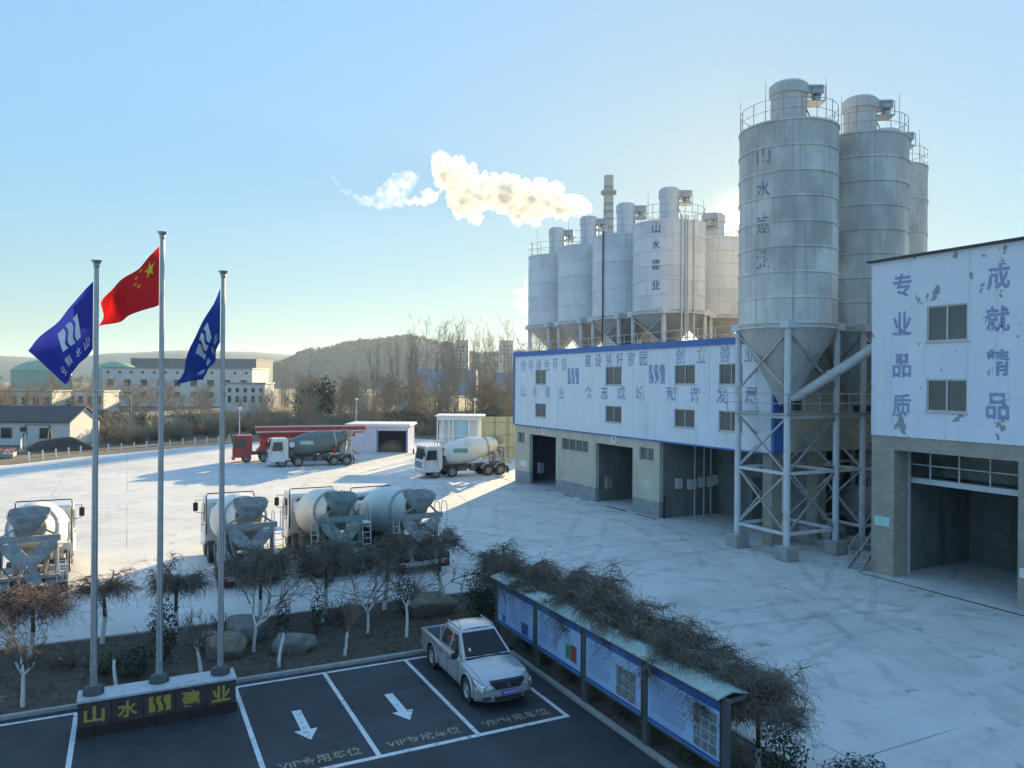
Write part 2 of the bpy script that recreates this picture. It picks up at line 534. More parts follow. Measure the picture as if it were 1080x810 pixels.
# curved tyre marks across the yard
M_mark = worn('tyre_mark_dust', (.36, .36, .37), .58, .5, soft=.18, amax=.24)
M_mark2 = worn('pale_cement_track', (.76, .75, .73), .58, .5, soft=.18, amax=.22)
def tyre_marks(cx, cy, r, a0, a1, m, w=.34, gap=1.9):
    mb = MB()
    for rr in (r, r + gap):
        n = max(8, int(abs(a1 - a0) * r / 1.2))
        vs = []
        for k in range(n + 1):
            t = a0 + (a1 - a0) * k / n
            q = rr + .25 * math.sin(k * .5 + r)
            for s_ in (-w / 2, w / 2): vs.append((cx + (q + s_) * math.cos(t), cy + (q + s_) * math.sin(t), tyre_marks.z))
        mb.add(vs, [(2 * k, 2 * k + 1, 2 * k + 3, 2 * k + 2) for k in range(n)])
        tyre_marks.z += .00003
    tag(mb.build('tyre_marks', m), kind='structure')
tyre_marks.z = .0015
rt = random.Random(12)
for k in range(24):
    r_ = rt.uniform(14, 60)
    cx_, cy_ = rt.uniform(16, 31), rt.uniform(20, 75)
    t0 = rt.uniform(0, 6.28)
    side = rt.choice((-1, 1))
    tyre_marks(cx_ + r_ * math.cos(t0), cy_ + r_ * math.sin(t0), r_, t0 + PI - 14 / r_, t0 + PI + 14 / r_, (M_mark, M_mark2)[k % 3 == 0])
for k in range(9):
    r_ = rt.uniform(30, 90)
    tyre_marks(rt.uniform(-10, 20) + r_ * .3, rt.uniform(45, 90) - r_, r_, PI / 2 - 18 / r_, PI / 2 + 18 / r_, (M_mark, M_mark2)[k % 2])
# painted bays
Z1 = .008
mk = MB()
def stripe(x0, x1, y0, y1): mk.add([(x0, y0, Z1), (x1, y0, Z1), (x1, y1, Z1), (x0, y1, Z1)], [(0, 1, 2, 3)])
YB, YF = 23.72, 17.86
for xa in (2.86, 5.46, 8.06, 10.66): stripe(xa - .06, xa + .06, YF + .08, YB - .06)
stripe(-1.24, -1.12, 12, YB - .06)
stripe(-14, 10.72, YB - .06, YB + .06)
stripe(2.80, 10.72, YF - .07, YF + .08)
def arrow(cx, y0, y1, w=.12, hw=.30, hl=.62):
    mk.add([(cx - w, y1, Z1), (cx - w, y0 + hl, Z1), (cx + w, y0 + hl, Z1), (cx + w, y1, Z1)], [(0, 1, 2, 3)])
    mk.add([(cx - hw, y0 + hl, Z1), (cx, y0, Z1), (cx + hw, y0 + hl, Z1)], [(0, 1, 2)])
arrow(4.16, 19.45, 21.35); arrow(6.76, 19.45, 21.35)
tag(mk.build('bay_markings', M_line), kind='structure')
M_gold_worn = worn('worn_yellow_road_paint', (.36, .32, .22), .41, 7)
for k, cx in enumerate((4.16, 6.76, 9.36)):
    f = text_mb('VIP专用车位', 1.95, .42, frame_m((cx, 18.38, Z1), (1, 0, 0), (0, 1, 0)), 0.002, .012)
    tag(f.build('bay_lettering', M_gold_worn), kind='structure')

# ------------------------------------------------------------------ wall materials
M_clad = mat('pale_blue_cladding', (.72, .78, .85), .5, var=.05, scale=.5,
             dirt=[((.42, .47, .52), 1.2, (2.5, 2.5, .12), .55, .75, .5), ((.35, .37, .38), 2.5, (1, 1, 1), .68, .72, .7)])
M_clad2 = mat('peeling_white_cladding', (.74, .79, .86), .5, var=.05, scale=.5,
              dirt=[((.46, .5, .54), 1.0, (2.5, 2.5, .12), .56, .75, .5), ((.27, .30, .30), 1.05, (1, 1.1, 1), .612, .626, .95)])
M_render = mat('cream_render', (.55, .51, .41), .85, var=.08, scale=.7,
               dirt=[((.30, .29, .26), .6, (1, 1, .6), .52, .72, .6), ((.26, .25, .23), 2, (3, 3, .12), .56, .72, .5)], bump=.15, bscale=25)
M_dado = mat('grey_dado', (.30, .31, .32), .85, var=.12, scale=1.5, dirt=[((.18, .18, .18), 1.5, (1, 1, .7), .55, .7, .6)])
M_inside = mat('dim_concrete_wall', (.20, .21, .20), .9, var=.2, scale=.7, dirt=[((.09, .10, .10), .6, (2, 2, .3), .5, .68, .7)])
M_inside2 = mat('near_black_wall', (.07, .08, .08), .85, var=.3, scale=.7)  # near-black base colour for bay panels, doorway and ceiling
M_sign = worn('faded_blue_lettering', (.27, .34, .53), .41, 5.0)
M_sign2 = worn('pale_faded_lettering', (.36, .43, .58), .42, 5.0)
M_sign3 = worn('slate_blue_lettering', (.27, .34, .54), .38, 4.0)
M_roofs = mat('grey_roof_sheet', (.30, .31, .32), .6, var=.1)
M_alu = mat('aluminium_frame', (.50, .52, .53), .4, .3, var=.08)
def brickmat(name, c1, c2, mort, sc_=(4.0, 4.0)):
    m = mat(name, c1, .85, bump=.1)
    N, L, b = nodes_of(m)
    tcn = N.new('ShaderNodeTexCoord'); sp = N.new('ShaderNodeSeparateXYZ'); cb = N.new('ShaderNodeCombineXYZ')
    ad_ = N.new('ShaderNodeMath'); ad_.operation = 'ADD'
    L.new(tcn.outputs['Object'], sp.inputs[0]); L.new(sp.outputs[0], ad_.inputs[0]); L.new(sp.outputs[1], ad_.inputs[1])
    L.new(ad_.outputs[0], cb.inputs[0]); L.new(sp.outputs[2], cb.inputs[1])
    br = N.new('ShaderNodeTexBrick'); br.inputs['Scale'].default_value = 1.0
    br.inputs['Brick Width'].default_value = .30; br.inputs['Row Height'].default_value = .11; br.inputs['Mortar Size'].default_value = .012
    br.inputs['Color1'].default_value = (*c1, 1); br.inputs['Color2'].default_value = (*c2, 1); br.inputs['Mortar'].default_value = (*mort, 1)
    L.new(cb.outputs[0], br.inputs['Vector'])
    nz = N.new('ShaderNodeTexNoise'); nz.inputs['Scale'].default_value = .9; nz.inputs['Detail'].default_value = 6
    L.new(tcn.outputs['Object'], nz.inputs['Vector'])
    q = N.new('ShaderNodeMapRange'); q.inputs[1].default_value = .45; q.inputs[2].default_value = .75; q.inputs[4].default_value = .6
    L.new(nz.outputs['Fac'], q.inputs[0])
    mx = N.new('ShaderNodeMixRGB'); mx.inputs[2].default_value = (.24, .235, .22, 1)
    L.new(q.outputs[0], mx.inputs[0]); L.new(br.outputs['Color'], mx.inputs[1]); L.new(mx.outputs[0], b.inputs['Base Color'])
    return m
M_brick = brickmat('tan_brick', (.44, .39, .30), (.35, .31, .25), (.36, .34, .31))

def window(parent, M, u0, u1, v0, v1, mull=1, gm=None, depth=.14, fr=.055, fm=None, sill=True):
    """a sliding window set back in its opening: frame with mullion, its pane a sub-part"""
    fm = fm or M_alu
    mb = MB()
    z0, z1 = -depth, -depth + .07
    mb.box(u0, u0 + fr, v0, v1, z0, z1, M=M); mb.box(u1 - fr, u1, v0, v1, z0, z1, M=M)
    mb.box(u0 + fr, u1 - fr, v0, v0 + fr, z0, z1, M=M); mb.box(u0 + fr, u1 - fr, v1 - fr, v1, z0, z1, M=M)
    for k in range(mull):
        u = u0 + (u1 - u0) * (k + 1) / (mull + 1)
        mb.box(u - fr * .6, u + fr * .6, v0 + fr, v1 - fr, z0 + .002, z1 + .006, M=M)
    if sill: mb.box(u0 - .05, u1 + .05, v0 - .07, v0 - .002, -depth, .05, M=M)
    w = mb.build('window', fm, parent)
    p = MB()
    p.box(u0 + fr, u1 - fr, v0 + fr, v1 - fr, z0 + .015, z0 + .03, M=M)
    p.build('pane', gm or M_glassdim, w)
    return w

# ------------------------------------------------------------------ long building with the blue-edged upper storey
X0, YFAR = 31.7, 62.7
FM = frame_m((X0, YFAR, 0), (0, -1, 0), (0, 0, 1))     # u runs from the far end towards the camera
bl = thing('batching_building', 'long two-storey works building with pale blue lettered cladding over cream ground floor', 'building', (X0, 52, 0), world=True)
U = lambda y: YFAR - y
low_holes = [(U(59.9), U(55.25), 0, 4.45), (U(49.2), U(44.45), 0, 4.45),
             (U(62.2), U(60.9), 3.55, 4.5), (U(54.3), U(50.26), 3.55, 4.5), (U(43.65), U(42.04), 3.7, 4.6)]
LW = U(41.4)
MB().wall(FM, LW, 5.2, .3, [(a, b, max(c, .0), d) for a, b, c, d in low_holes], v0=1.05).wall(FM, LW, 1.05, .3, [low_holes[0], low_holes[1]], 1).build('lower_wall', [M_render, M_dado], bl)
# returns of the ground floor
mb = MB()
mb.box(X0 + .302, 36.6, 41.4, 41.7, 0, 5.2); mb.box(X0 + .302, 43, 62.4, 62.7, 0, 5.2)
mb.box(36.6, 36.9, 41.7, 62.4, 0, 5.2); mb.box(36.6, 36.9, 32.3, 41.4, 0, 5.2)
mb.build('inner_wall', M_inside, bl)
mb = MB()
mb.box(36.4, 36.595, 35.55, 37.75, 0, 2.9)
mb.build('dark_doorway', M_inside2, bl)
# fittings seen through the two open bays
mb = MB()
for a, b in ((55.25, 59.9), (44.45, 49.2)):
    for k in range(4):
        y = a + .5 + k * 1.1
        mb.box(34.6, 34.75, y, y + .12, 0, 4.6)
    mb.box(34.55, 34.7, a, b, 2.2, 2.32); mb.box(34.55, 34.7, a, b, 4.0, 4.2)
    mb.box(34.9, 35.0, a + .3, b - .3, 0, 4.4, m=1)
    mb.tube((33.0, a + .45, 0), (33.0, a + .45, 4.6), .08, m=2)
    mb.box(32.4, 32.9, b - .5, b - .2, 1.0, 1.9, m=2)
mb.build('bay_equipment', [M_dark, M_inside2, M_steel], bl)
mb = MB()
for y in (54.8, 49.5):
    boxes((32.1, 36.5, y - .1, y + .1, 0, 5.0)).build('partition', M_inside, bl)
# undercroft meters and pipes
mb = MB()
for x, z, w in ((33.0, 1.9, .5), (34.0, 1.8, .7), (34.9, 1.9, .55), (35.7, 1.9, .5), (36.2, 2.0, .4)):
    mb.box(x, x + w, 41.2, 41.398, z, z + .7, b=.02)
for x in (34.6, 35.4, 36.0): mb.tube((x, 41.3, 0), (x, 41.3, 5.1), .05)
mb.tube((31.95, 41.2, 0), (31.95, 41.15, 1.5), .07, m=1)
mb.build('meter_boxes', [M_pipe, M_black], bl)
# upper storey
UH = 6.45
up_holes = [(U(a), U(b), c - 5.2, d - 5.2) for a, b, c, d in (
    (58.69, 56.83, 8.84, 10.07), (47.77, 45.7, 8.85, 10.18), (39.74, 37.75, 8.95, 10.18), (35.56, 33.6, 8.95, 10.18),
    (58.69, 56.83, 6.03, 7.19), (47.77, 45.7, 6.12, 7.32), (39.74, 37.75, 6.2, 7.36), (35.56, 33.6, 6.2, 7.4))]
FU = frame_m((X0 - .12, YFAR, 5.2), (0, -1, 0), (0, 0, 1))
UW = U(31.2)
MB().wall(FU, UW, UH, .2, up_holes).build('upper_cladding', M_clad, bl)
mb = MB()      # shallow panel joints
for k in range(1, 24):
    u = k * UW / 24
    if any(h[0] - .1 < u < h[1] + .1 for h in up_holes): continue
    mb.box(u - .012, u + .012, .15, UH - .4, .001, .012, M=FU)
mb.build('panel_joints', M_clad, bl)
mb = MB()
mb.box(-.12, UW + .1, UH - .34, UH + .06, .004, .12, M=FU)
mb.box(-.12, .06, 0, UH - .344, .004, .08, M=FU)
mb.box(UW - .1, UW + .1, 0, UH - .344, .004, .08, M=FU)
mb.box(UW + .002, UW + .1, 0, UH + .06, -.62, .002, M=FU)
mb.box(0, UW, -.1, -.004, -.2, .02, M=FU)
mb.build('blue_edging', M_blue, bl)
mb = MB()
mb.box(X0 + .5, 43, 31.25, 31.45, 5.2, 11.5); mb.box(X0 + .1, 43, 62.45, 62.68, 5.2, 11.5); mb.box(42.8, 43, 31.45, 62.45, 0, 11.5)
mb.build('end_wall', M_render, bl)
boxes((X0 + .1, 43, 31.25, 62.68, 11.2, 11.45)).build('roof', M_roofs, bl)
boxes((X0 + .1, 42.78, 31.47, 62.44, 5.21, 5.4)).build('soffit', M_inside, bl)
for xa in (X0 + .1, 35.3, 39.5): boxes((xa, xa + .68, 31.5, 32.2, 0, 5.15)).build('pillar', M_brick, bl)
for h in up_holes: window(bl, FU, *h, mull=1)
for i, h in enumerate(low_holes[2:]): window(bl, FM, *h, mull=(1, 3, 1)[i], depth=.2)
def wtxt(M, s, cx, cy, w, h, m, parent, bold=.012, name='lettering'):
    return text_mb(s, w, h, M @ Matrix.Translation((cx, cy, 0)), .014, bold).build(name, m, parent)
for s, ys, z, m, w in (('创导绿色环保', (61.0, 53.8), 10.72, M_sign2, .95), ('建设美好家园', (50.2, 43.1), 10.92, M_sign, .95),
                       ('创立善业', (39.2, 33.0), 10.95, M_sign2, 1.0), ('山水建业', (61.0, 54.2), 8.2, M_sign2, 1.0), ('众志成城', (50.1, 43.5), 8.28, M_sign, 1.05),
                       ('和谐发展', (40.1, 32.9), 8.3, M_sign, 1.1)):
    n = len(s)
    for i, ch in enumerate(s):
        y = ys[0] + (ys[1] - ys[0]) * i / (n - 1)
        if ch in '创立善' and z > 10.9: mm = M_sign2
        else: mm = m
        zz = z - (.2 if abs(z - 10.95) < .01 else .25 if z > 10.6 else 0)
        wtxt(FU, ch, U(y), zz - 5.2, w * .9, 1.0, mm, bl)
for y, z in ((52.36, 9.5), (41.6, 9.6)):
    logo_mb(1.7, 1.25, FU @ Matrix.Translation((U(y), z - 5.2, 0)), .014).build('emblem', M_sign, bl)
M_wsign = mat('white_sign_paint', (.7, .72, .74), .6, var=.06)
wtxt(FM, '150', U(42.9), 2.05, .95, .6, M_wsign, bl)
for y, s in ((57.3, '6'), (46.7, '4')):
    d = MB(); d.lathe([(0, .06), (.36, .06), (.36, .002)], 24, FM @ Matrix.Translation((U(y), 4.92, 0)), smooth=False)
    dd = d.build('number_disc', M_wsign, bl)
    text_mb(s, .25, .38, FM @ Matrix.Translation((U(y), 4.92, .06)), .006, .02).build('numeral', M_blue, dd)
MB().box(U(61.6), U(60.3), 1.5, 2.0, .002, .03, M=FM).build('notice_plate', M_wsign, bl)

# ------------------------------------------------------------------ right-hand building
rb = thing('loading_building', 'tall brick works building with peeling white upper wall and one deep open loading bay', 'building', (32.1, 20, 0), world=True)
YL = 25.4
RM = frame_m((32.1, YL, 0), (0, -1, 0), (0, 0, 1))
RW = 22.0
rh = [(YL - 24.2, YL - 18.58, 0, 5.95), (YL - 16.6, YL - 10.9, 0, 5.95)]
MB().wall(RM, RW, 6.6, .9, rh).build('brick_wall', M_brick, rb)
RU = frame_m((32.04, YL, 6.6), (0, -1, 0), (0, 0, 1))
ru = [(YL - 22.55, YL - 20.68, 10.94 - 6.6, 12.53 - 6.6), (YL - 22.55, YL - 20.68, 7.83 - 6.6, 9.26 - 6.6),
      (YL - 15, YL - 13, 10.94 - 6.6, 12.53 - 6.6), (YL - 15, YL - 13, 7.83 - 6.6, 9.26 - 6.6)]
MB().wall(RU, RW, 8.25, .25, ru).build('upper_cladding', M_clad2, rb)
for h in ru: window(rb, RU, *h, mull=1, depth=.12, fr=.07)
boxes((32.3, 46, YL - .3, YL, 0, 14.8), (32.3, 46, YL - RW, YL - RW + .3, 0, 14.8), (45.7, 46, YL - RW + .3, YL - .3, 0, 14.8)).build('side_wall', M_render, rb)
boxes((31.85, 46.2, YL - RW - .2, YL + .2, 14.86, 14.95)).build('roof', M_dark, rb)
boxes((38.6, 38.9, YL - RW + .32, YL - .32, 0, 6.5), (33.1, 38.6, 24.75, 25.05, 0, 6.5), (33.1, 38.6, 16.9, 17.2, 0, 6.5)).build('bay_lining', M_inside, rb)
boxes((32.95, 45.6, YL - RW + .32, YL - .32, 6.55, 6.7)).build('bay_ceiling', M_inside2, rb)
mb = MB()
mb.box(33.5, 34.0, 17.2, 24.74, 4.35, 4.6); mb.box(33.2, 33.45, 24.3, 24.74, 0, 6.4)
for y in (19.2, 20.6, 22.0, 23.4):
    mb.box(33.6, 33.66, y, y + .06, 4.6, 5.9)
mb.box(33.6, 33.64, 17.2, 24.7, 5.2, 5.25)
mb.build('gantry', M_pipe, rb)
M_bglass = mat('dusty_pale_glass', (.17, .20, .19), .25, var=.4, scale=1.2)
boxes((35.0, 35.05, 17.25, 24.7, 4.6, 6.3)).build('gantry_glazing', M_bglass, rb)
boxes((37.2, 38.5, 19.2, 21.2, .0, .9), b=.1).build('bay_debris', M_inside2, rb)
for ch, y, z in (('专', 23.78, 13.61), ('业', 23.78, 11.85), ('品', 23.78, 9.9), ('质', 23.78, 8.05), ('成', 19.4, 13.5), ('就', 19.4, 11.75), ('精', 19.4, 9.95), ('品', 19.4, 8.15)):
    wtxt(RU, ch, YL - y, z - 6.6, .95, 1.1, M_sign3, rb, .02)
MB().box(YL - 25.2, YL - 24.4, 2.3, 2.75, .002, .02, M=RM).build('notice_plate', mat('mint_plate', (.45, .66, .62), .5), rb)
MB().box(YL - 18.5, YL - 18.1, 1.3, 1.7, .002, .02, M=RM).build('notice_plate', M_wsign, rb)

# ------------------------------------------------------------------ batching plant block far behind the silo legs
pb = thing('plant_block', 'plain cream plant block behind the silo legs', 'building', (48, 33, 0), world=True)
boxes((47, 60, 27, 52, 0, 13.0)).build('wall', mat('cream_sheet_wall', (.55, .53, .44), .7, var=.06, dirt=[((.4, .38, .33), 1, (2, 2, .15), .55, .75, .5)]), pb)
boxes((46.8, 60.2, 26.8, 52.2, 13.0, 13.3)).build('roof', M_roofs, pb)
mb = MB()
for z in (3.2, 6.4, 9.6): mb.box(46.94, 46.998, 27, 52, z, z + .12)
for k in range(6): mb.box(46.95, 46.997, 29 + k * 4, 29.1 + k * 4, 0, 13)
mb.build('wall_rails', M_dark, pb)
MB().box(46.9, 46.99, 30.5, 35.5, 5.2, 5.8).build('red_banner', mat('red_banner', (.55, .12, .10), .7), pb)

# ------------------------------------------------------------------ silos
M_silo = mat('silo_grey_steel', (.75, .73, .675), .55, var=.10, scale=.5,  # paler, warmer base colour imitates the lens glare over the silos
             dirt=[((.46, .455, .43), .35, (1, 1, .5), .48, .62, .8), ((.76, .75, .70), .9, (1.4, 1.4, .25), .54, .72, .6), ((.26, .26, .25), 1.5, (4, 4, .08), .54, .72, .65), ((.40, .30, .22), 4, (1, 1, .25), .64, .72, .6)])
M_silo2 = mat('silo_pale_steel', (.68, .71, .74), .5, var=.07, scale=.6,
              dirt=[((.42, .46, .50), .5, (1, 1, .4), .52, .68, .55), ((.33, .34, .34), 1.5, (4, 4, .08), .55, .72, .6), ((.42, .34, .27), 4, (1, 1, .2), .67, .73, .5)])
M_cone = mat('silo_cone_steel', (.50, .51, .50), .6, var=.14, scale=.8, dirt=[((.25, .25, .25), 1.5, (3, 3, .2), .55, .72, .6)])
def plates(m, k, name):
    c_ = m.copy(); c_.name = name
    for nd in c_.node_tree.nodes:
        if nd.type == 'VALTORGB':
            for el in nd.color_ramp.elements: el.color = [min(1, v * k) for v in el.color[:3]] + [1]
        if nd.type == 'MIX_RGB': nd.inputs[2].default_value = [min(1, v * k) for v in nd.inputs[2].default_value[:3]] + [1]
    return c_
PLATES = {m_.name: [m_, plates(m_, .92, m_.name + '_dull_plate'), plates(m_, k_, m_.name + '_weathered_plate')] for m_, k_ in ((M_silo, .84), (M_silo2, .90))}
def railing(mb, c, r, z, n, h=1.1, a0=0, a1=2 * PI, wires=(.55, 1.1), rr=.022):
    full = abs(a1 - a0 - 2 * PI) < 1e-3
    for k in range(n + (0 if full else 1)):
        a = a0 + (a1 - a0) * k / n
        x, y = c[0] + r * math.cos(a), c[1] + r * math.sin(a)
        mb.tube((x, y, z), (x, y, z + h), rr, n=5)
    for w in wires:
        m = 48
        pts = [(c[0] + r * math.cos(a0 + (a1 - a0) * k / m), c[1] + r * math.sin(a0 + (a1 - a0) * k / m), z + w) for k in range(m + 1)]
        mb.path(pts, rr * .8, 5)
def silo(x, y, zb, zt, r, bands, label, m, group, base=0.0, cone=4.4, capr=.85, caph=2.6, leg_r=.17, ang=PI / 4, crot=0.0, pipes=0):
    t = thing('cement_silo', label, 'silo', (x, y, base), group, world=True)
    T = Matrix.Translation((x, y, 0))
    prof = [(r, zb)]
    hh = (zt - zb) / bands
    for k in range(bands):
        z = zb + k * hh
        prof += [(r, z + .03), (r, z + hh - .05)]
    sh_ = MB().lathe(prof + [(r, zt), (r * .99, zt + .05), (r * .5, zt + .28), (.01, zt + .4)], 56, T)
    rp = random.Random(int(x * 13 + y * 7))
    tint = {}
    for fi in range(len(sh_.m)):
        row, seg = fi // 56, fi % 56
        bd = min(bands, row // 2) if row > 0 else 0
        key = (bd, (seg + 4 * (bd % 2)) // 8 % 7)
        if key not in tint: tint[key] = rp.choice((0, 0, 0, 1, 2)) if bd < bands - 1 or m is not M_silo else rp.choice((2, 2, 1))
        sh_.m[fi] = tint[key]
    sh_.build('shell', PLATES[m.name], t)
    rg = MB()
    for k in range(bands + 1):
        z = zb + k * hh
        z0, z1 = (z - .05, z + .05)
        rg.lathe([(r - .01, z0), (r + .045, z0), (r + .045, z1), (r - .01, z1)], 56, T, smooth=False)
    for k in range(3):
        rg.lathe([(r + .004, zb - .28), (r + .06, zb - .28), (r + .06, zb - .22), (r + .004, zb - .22)], 56, T, smooth=False)
        break
    rg.build('ring_ribs', m, t)
    MB().lathe([(.28, zb - cone), (.34, zb - cone + .02), (r * .985, zb - .25), (r, zb - .24), (r, zb)], 56, T).build('cone', M_cone, t)
    mb = MB()
    for k in range(4):
        a = ang + k * PI / 2
        px_, py_ = x + r * .985 * math.cos(a), y + r * .985 * math.sin(a)
        MB().tube((px_, py_, base + (.7 if base == 0 else 0)), (px_, py_, zb - .3), leg_r, n=14).box(px_ - .3, px_ + .3, py_ - .3, py_ + .3, zb - .32, zb + .05).build('leg', M_pipe, t)
    mb = MB()
    railing(mb, (x, y), r - .05, zt + .02, 14)
    mb.build('railing', M_steel, t)
    cx, cy = x, y
    cp = MB()
    cp.lathe([(capr * .94, zt + .1), (capr * .94, zt + caph - .75), (capr * 1.02, zt + caph - .74), (capr * 1.02, zt + caph - .22), (capr * .98, zt + caph - .20), (capr * .80, zt + caph - .05), (.01, zt + caph + .04)], 32, Matrix.Translation((cx, cy, 0)))
    cc = cp.build('dust_collector', PLATES[m.name][2], t)
    ca, sa = math.cos(crot), math.sin(crot)
    MF = Matrix.Translation((cx, cy, zt + caph - 1.1)) @ Matrix.Rotation(crot, 4, 'Z')
    fn = MB()
    fn.box(capr * .7, capr + .75, -.42, .42, .35, .85, M=MF, b=.05)
    fn.lathe([(.25, -.02), (.25, .34)], 14, MF @ Matrix.Translation((capr + .45, 0, 0)))
    fn.box(capr * .8, capr + .8, -.5, .5, -.08, -.03, M=MF)
    for sx in (capr + .1, capr + .78):
        for sy in (-.48, .48): fn.beam(MF @ V((sx, sy, -.05)), MF @ V((sx, sy, .75)), .035)
    for sy in (-.48, .48): fn.beam(MF @ V((capr + .1, sy, .7)), MF @ V((capr + .78, sy, .7)), .03)
    fn.beam(MF @ V((capr * .7, -.3, -.05)), MF @ V((capr + .1, -.9, -1.6)), .05)
    fn.build('fan_unit', M_steel, cc)
    if pipes:
        pm_ = MB()
        for k in range(pipes):
            a = (-PI * .93, -PI * .62)[pipes > 1] + (.05, .16, .22, .42)[k]
            px_, py_ = x + (r + .1) * math.cos(a), y + (r + .1) * math.sin(a)
            pm_.tube((px_, py_, base + .5), (px_, py_, zt + .3), .05, n=8)
        pm_.build('fill_pipe', M_pipe if pipes > 1 else M_dark, t)
    for k in range(5):
        a = 2.2 + k * 1.25
        px_, py_ = x + r * math.cos(a), y + r * math.sin(a)
        MB().tube((px_, py_, zt), (px_, py_, zt + 2.1), .025, .012, n=5).build('lightning_rod', M_steel, t)
    return t

def silo_text(t, x, y, r, s, zs, ang, h, m):
    for ch, z in zip(s, zs):
        def fn(a, b, z=z):
            th = ang + a / r
            return V((x + (r + .012) * math.cos(th), y + (r + .012) * math.sin(th), z + b))
        text_mb(ch, h * .82, h, None, bold=.012, map_fn=fn).build('lettering', m, t)

g_f = 'tall silos on steel legs'
s1 = silo(32, 30.7, 12.2, 22.6, 2.55, 8, 'nearest and tallest silo, grey steel, standing on braced legs beside the peeling white wall', M_silo, g_f, capr=1.0, caph=2.75, ang=PI / 4, crot=-.55)
s2 = silo(37.6, 30.7, 12.2, 22.8, 2.55, 8, 'second tall silo, half hidden behind the tallest one', M_silo, g_f, capr=.95, caph=2.7, crot=-.55)
s3 = silo(44.6, 34.5, 12.2, 23.0, 2.55, 5, 'third tall silo peeking out behind the second, nearest the roof of the loading building', M_silo, g_f, capr=1.0, caph=2.8, crot=-.55)
silo_text(s1, 32, 30.7, 2.55, '山水建业', (20.9, 19.15, 17.3, 15.5), R(195), .95, worn('grey_blue_faded_lettering', (.22, .27, .36), .47, 5))
g_r = 'silos above the long building'
labs = ['silo above the cladding with blue characters down its side',
        'silo with a dark vertical pipe, next beyond the lettered one', 'third silo from the lettered one, under the tip of the steam plume',
        'farthest silo of the row, at the end nearest the bare trees']
for i, yy in enumerate((43.7, 49.0, 54.3, 59.6)):
    s = silo(34.15, yy, 14.05, 20.05, 2.52, (6, 6, 5, 5)[i], labs[i], M_silo2, g_r, base=11.45, cone=2.5, capr=.74, caph=2.75, leg_r=.16, pipes=(4, 1, 0, 0)[i], crot=-.55)
    if i == 0: silo_text(s, 34.15, 43.7, 2.52, '山水建业', (19.55, 18.4, 17.05, 15.7), R(212), .72, mat('blue_silo_lettering', (.12, .18, .34), .6))
silo(39.4, 45.1, 14.05, 19.6, 2.52, 6, 'back row silo glimpsed between the lettered silo and the tallest one, beside the sun', M_silo2, g_r, base=11.45, cone=2.5, capr=.85, caph=2.2, leg_r=.16, crot=-2.5)
silo(40.0, 54.6, 14.05, 20.2, 2.52, 6, 'back row silo whose pale filter head shows beside the striped chimney', M_silo2, g_r, base=11.45, cone=2.5, capr=.85, caph=2.2, leg_r=.16, crot=-.55)
# guard rail and cross bracing on the roof
mb = MB()
for y in [31.6 + k * 1.6 for k in range(20)]:
    mb.tube((X0 + .3, y, 11.45), (X0 + .3, y, 12.45), .025, n=5)
for z in (11.95, 12.45): mb.tube((X0 + .3, 31.6, z), (X0 + .3, 62, z), .022, n=5)
mb.build('roof_railing', M_pipe, bl)
mb = MB()
ys = (41.9, 45.5, 47.2, 50.8, 52.5, 56.1, 57.8, 61.4)
for a, b in zip(ys[::2], ys[1::2]):
    mb.tube((32.37, a, 11.6), (32.37, b, 13.6), .035, n=5); mb.tube((32.37, b, 11.6), (32.37, a, 13.6), .035, n=5)
mb.build('roof_bracing', M_pipe, bl)

# ------------------------------------------------------------------ braced tower under the tall silos
tw = thing('silo_support_tower', 'braced steel tower with catwalk and plinths carrying the tall silos', 'support tower', (34.8, 30.7, 0), world=True)
h_ = 2.55 * .985 / math.sqrt(2)
corner = lambda x, y: [(x - h_, y - h_), (x + h_, y - h_), (x + h_, y + h_), (x - h_, y + h_)]
for (sx, sy) in ((32, 30.7), (37.6, 30.7)):
    br = MB(); hz = MB()
    cs = corner(sx, sy)
    for i in range(4):
        a, b = cs[i], cs[(i + 1) % 4]
        for z in (1.3, 4.4, 7.3):
            hz.beam((*a, z), (*b, z), .13, .16)
        for z0, z1 in ((1.3, 4.4), (4.4, 7.3)):
            br.beam((*a, z0), (*b, z1), .09, .09); br.beam((*b, z0), (*a, z1), .09, .09)
        br.beam((*a, 8.7), ((a[0] + b[0]) / 2, (a[1] + b[1]) / 2, 10.2), .09, .09); br.beam((*b, 8.7), ((a[0] + b[0]) / 2, (a[1] + b[1]) / 2, 10.2), .09, .09)
        br.beam((*a, 11.7), ((a[0] + b[0]) / 2, (a[1] + b[1]) / 2, 10.2), .09, .09); br.beam((*b, 11.7), ((a[0] + b[0]) / 2, (a[1] + b[1]) / 2, 10.2), .09, .09)
    for a in cs:
        MB().box(a[0] - .45, a[0] + .45, a[1] - .45, a[1] + .45, 0, .72, b=.04).build('plinth', M_conc, tw)
    br.build('cross_bracing', M_steel, tw)
    if sx > 35:
        for y in (28.92, 32.48):
            for z in (4.4, 7.3): hz.beam((33.8, y, z), (35.8, y, z), .12, .14)
    hz.build('horizontal_beams', M_pipe, tw)
for a in corner(44.6, 34.5): MB().box(a[0] - .45, a[0] + .45, a[1] - .45, a[1] + .45, 0, .72, b=.04).build('plinth', M_conc, tw)
mb = MB()
mb.box(29.9, 42.5, 28.6, 29.5, 7.42, 7.48); mb.box(29.9, 30.6, 29.5, 33.2, 7.42, 7.48); mb.box(30.6, 42.5, 32.3, 33.2, 7.42, 7.48)
mb.build('catwalk', M_steel, tw)
mb = MB()
for k in range(12): mb.tube((30 + k * 1.1, 28.62, 7.48), (30 + k * 1.1, 28.62, 8.5), .022, n=5)
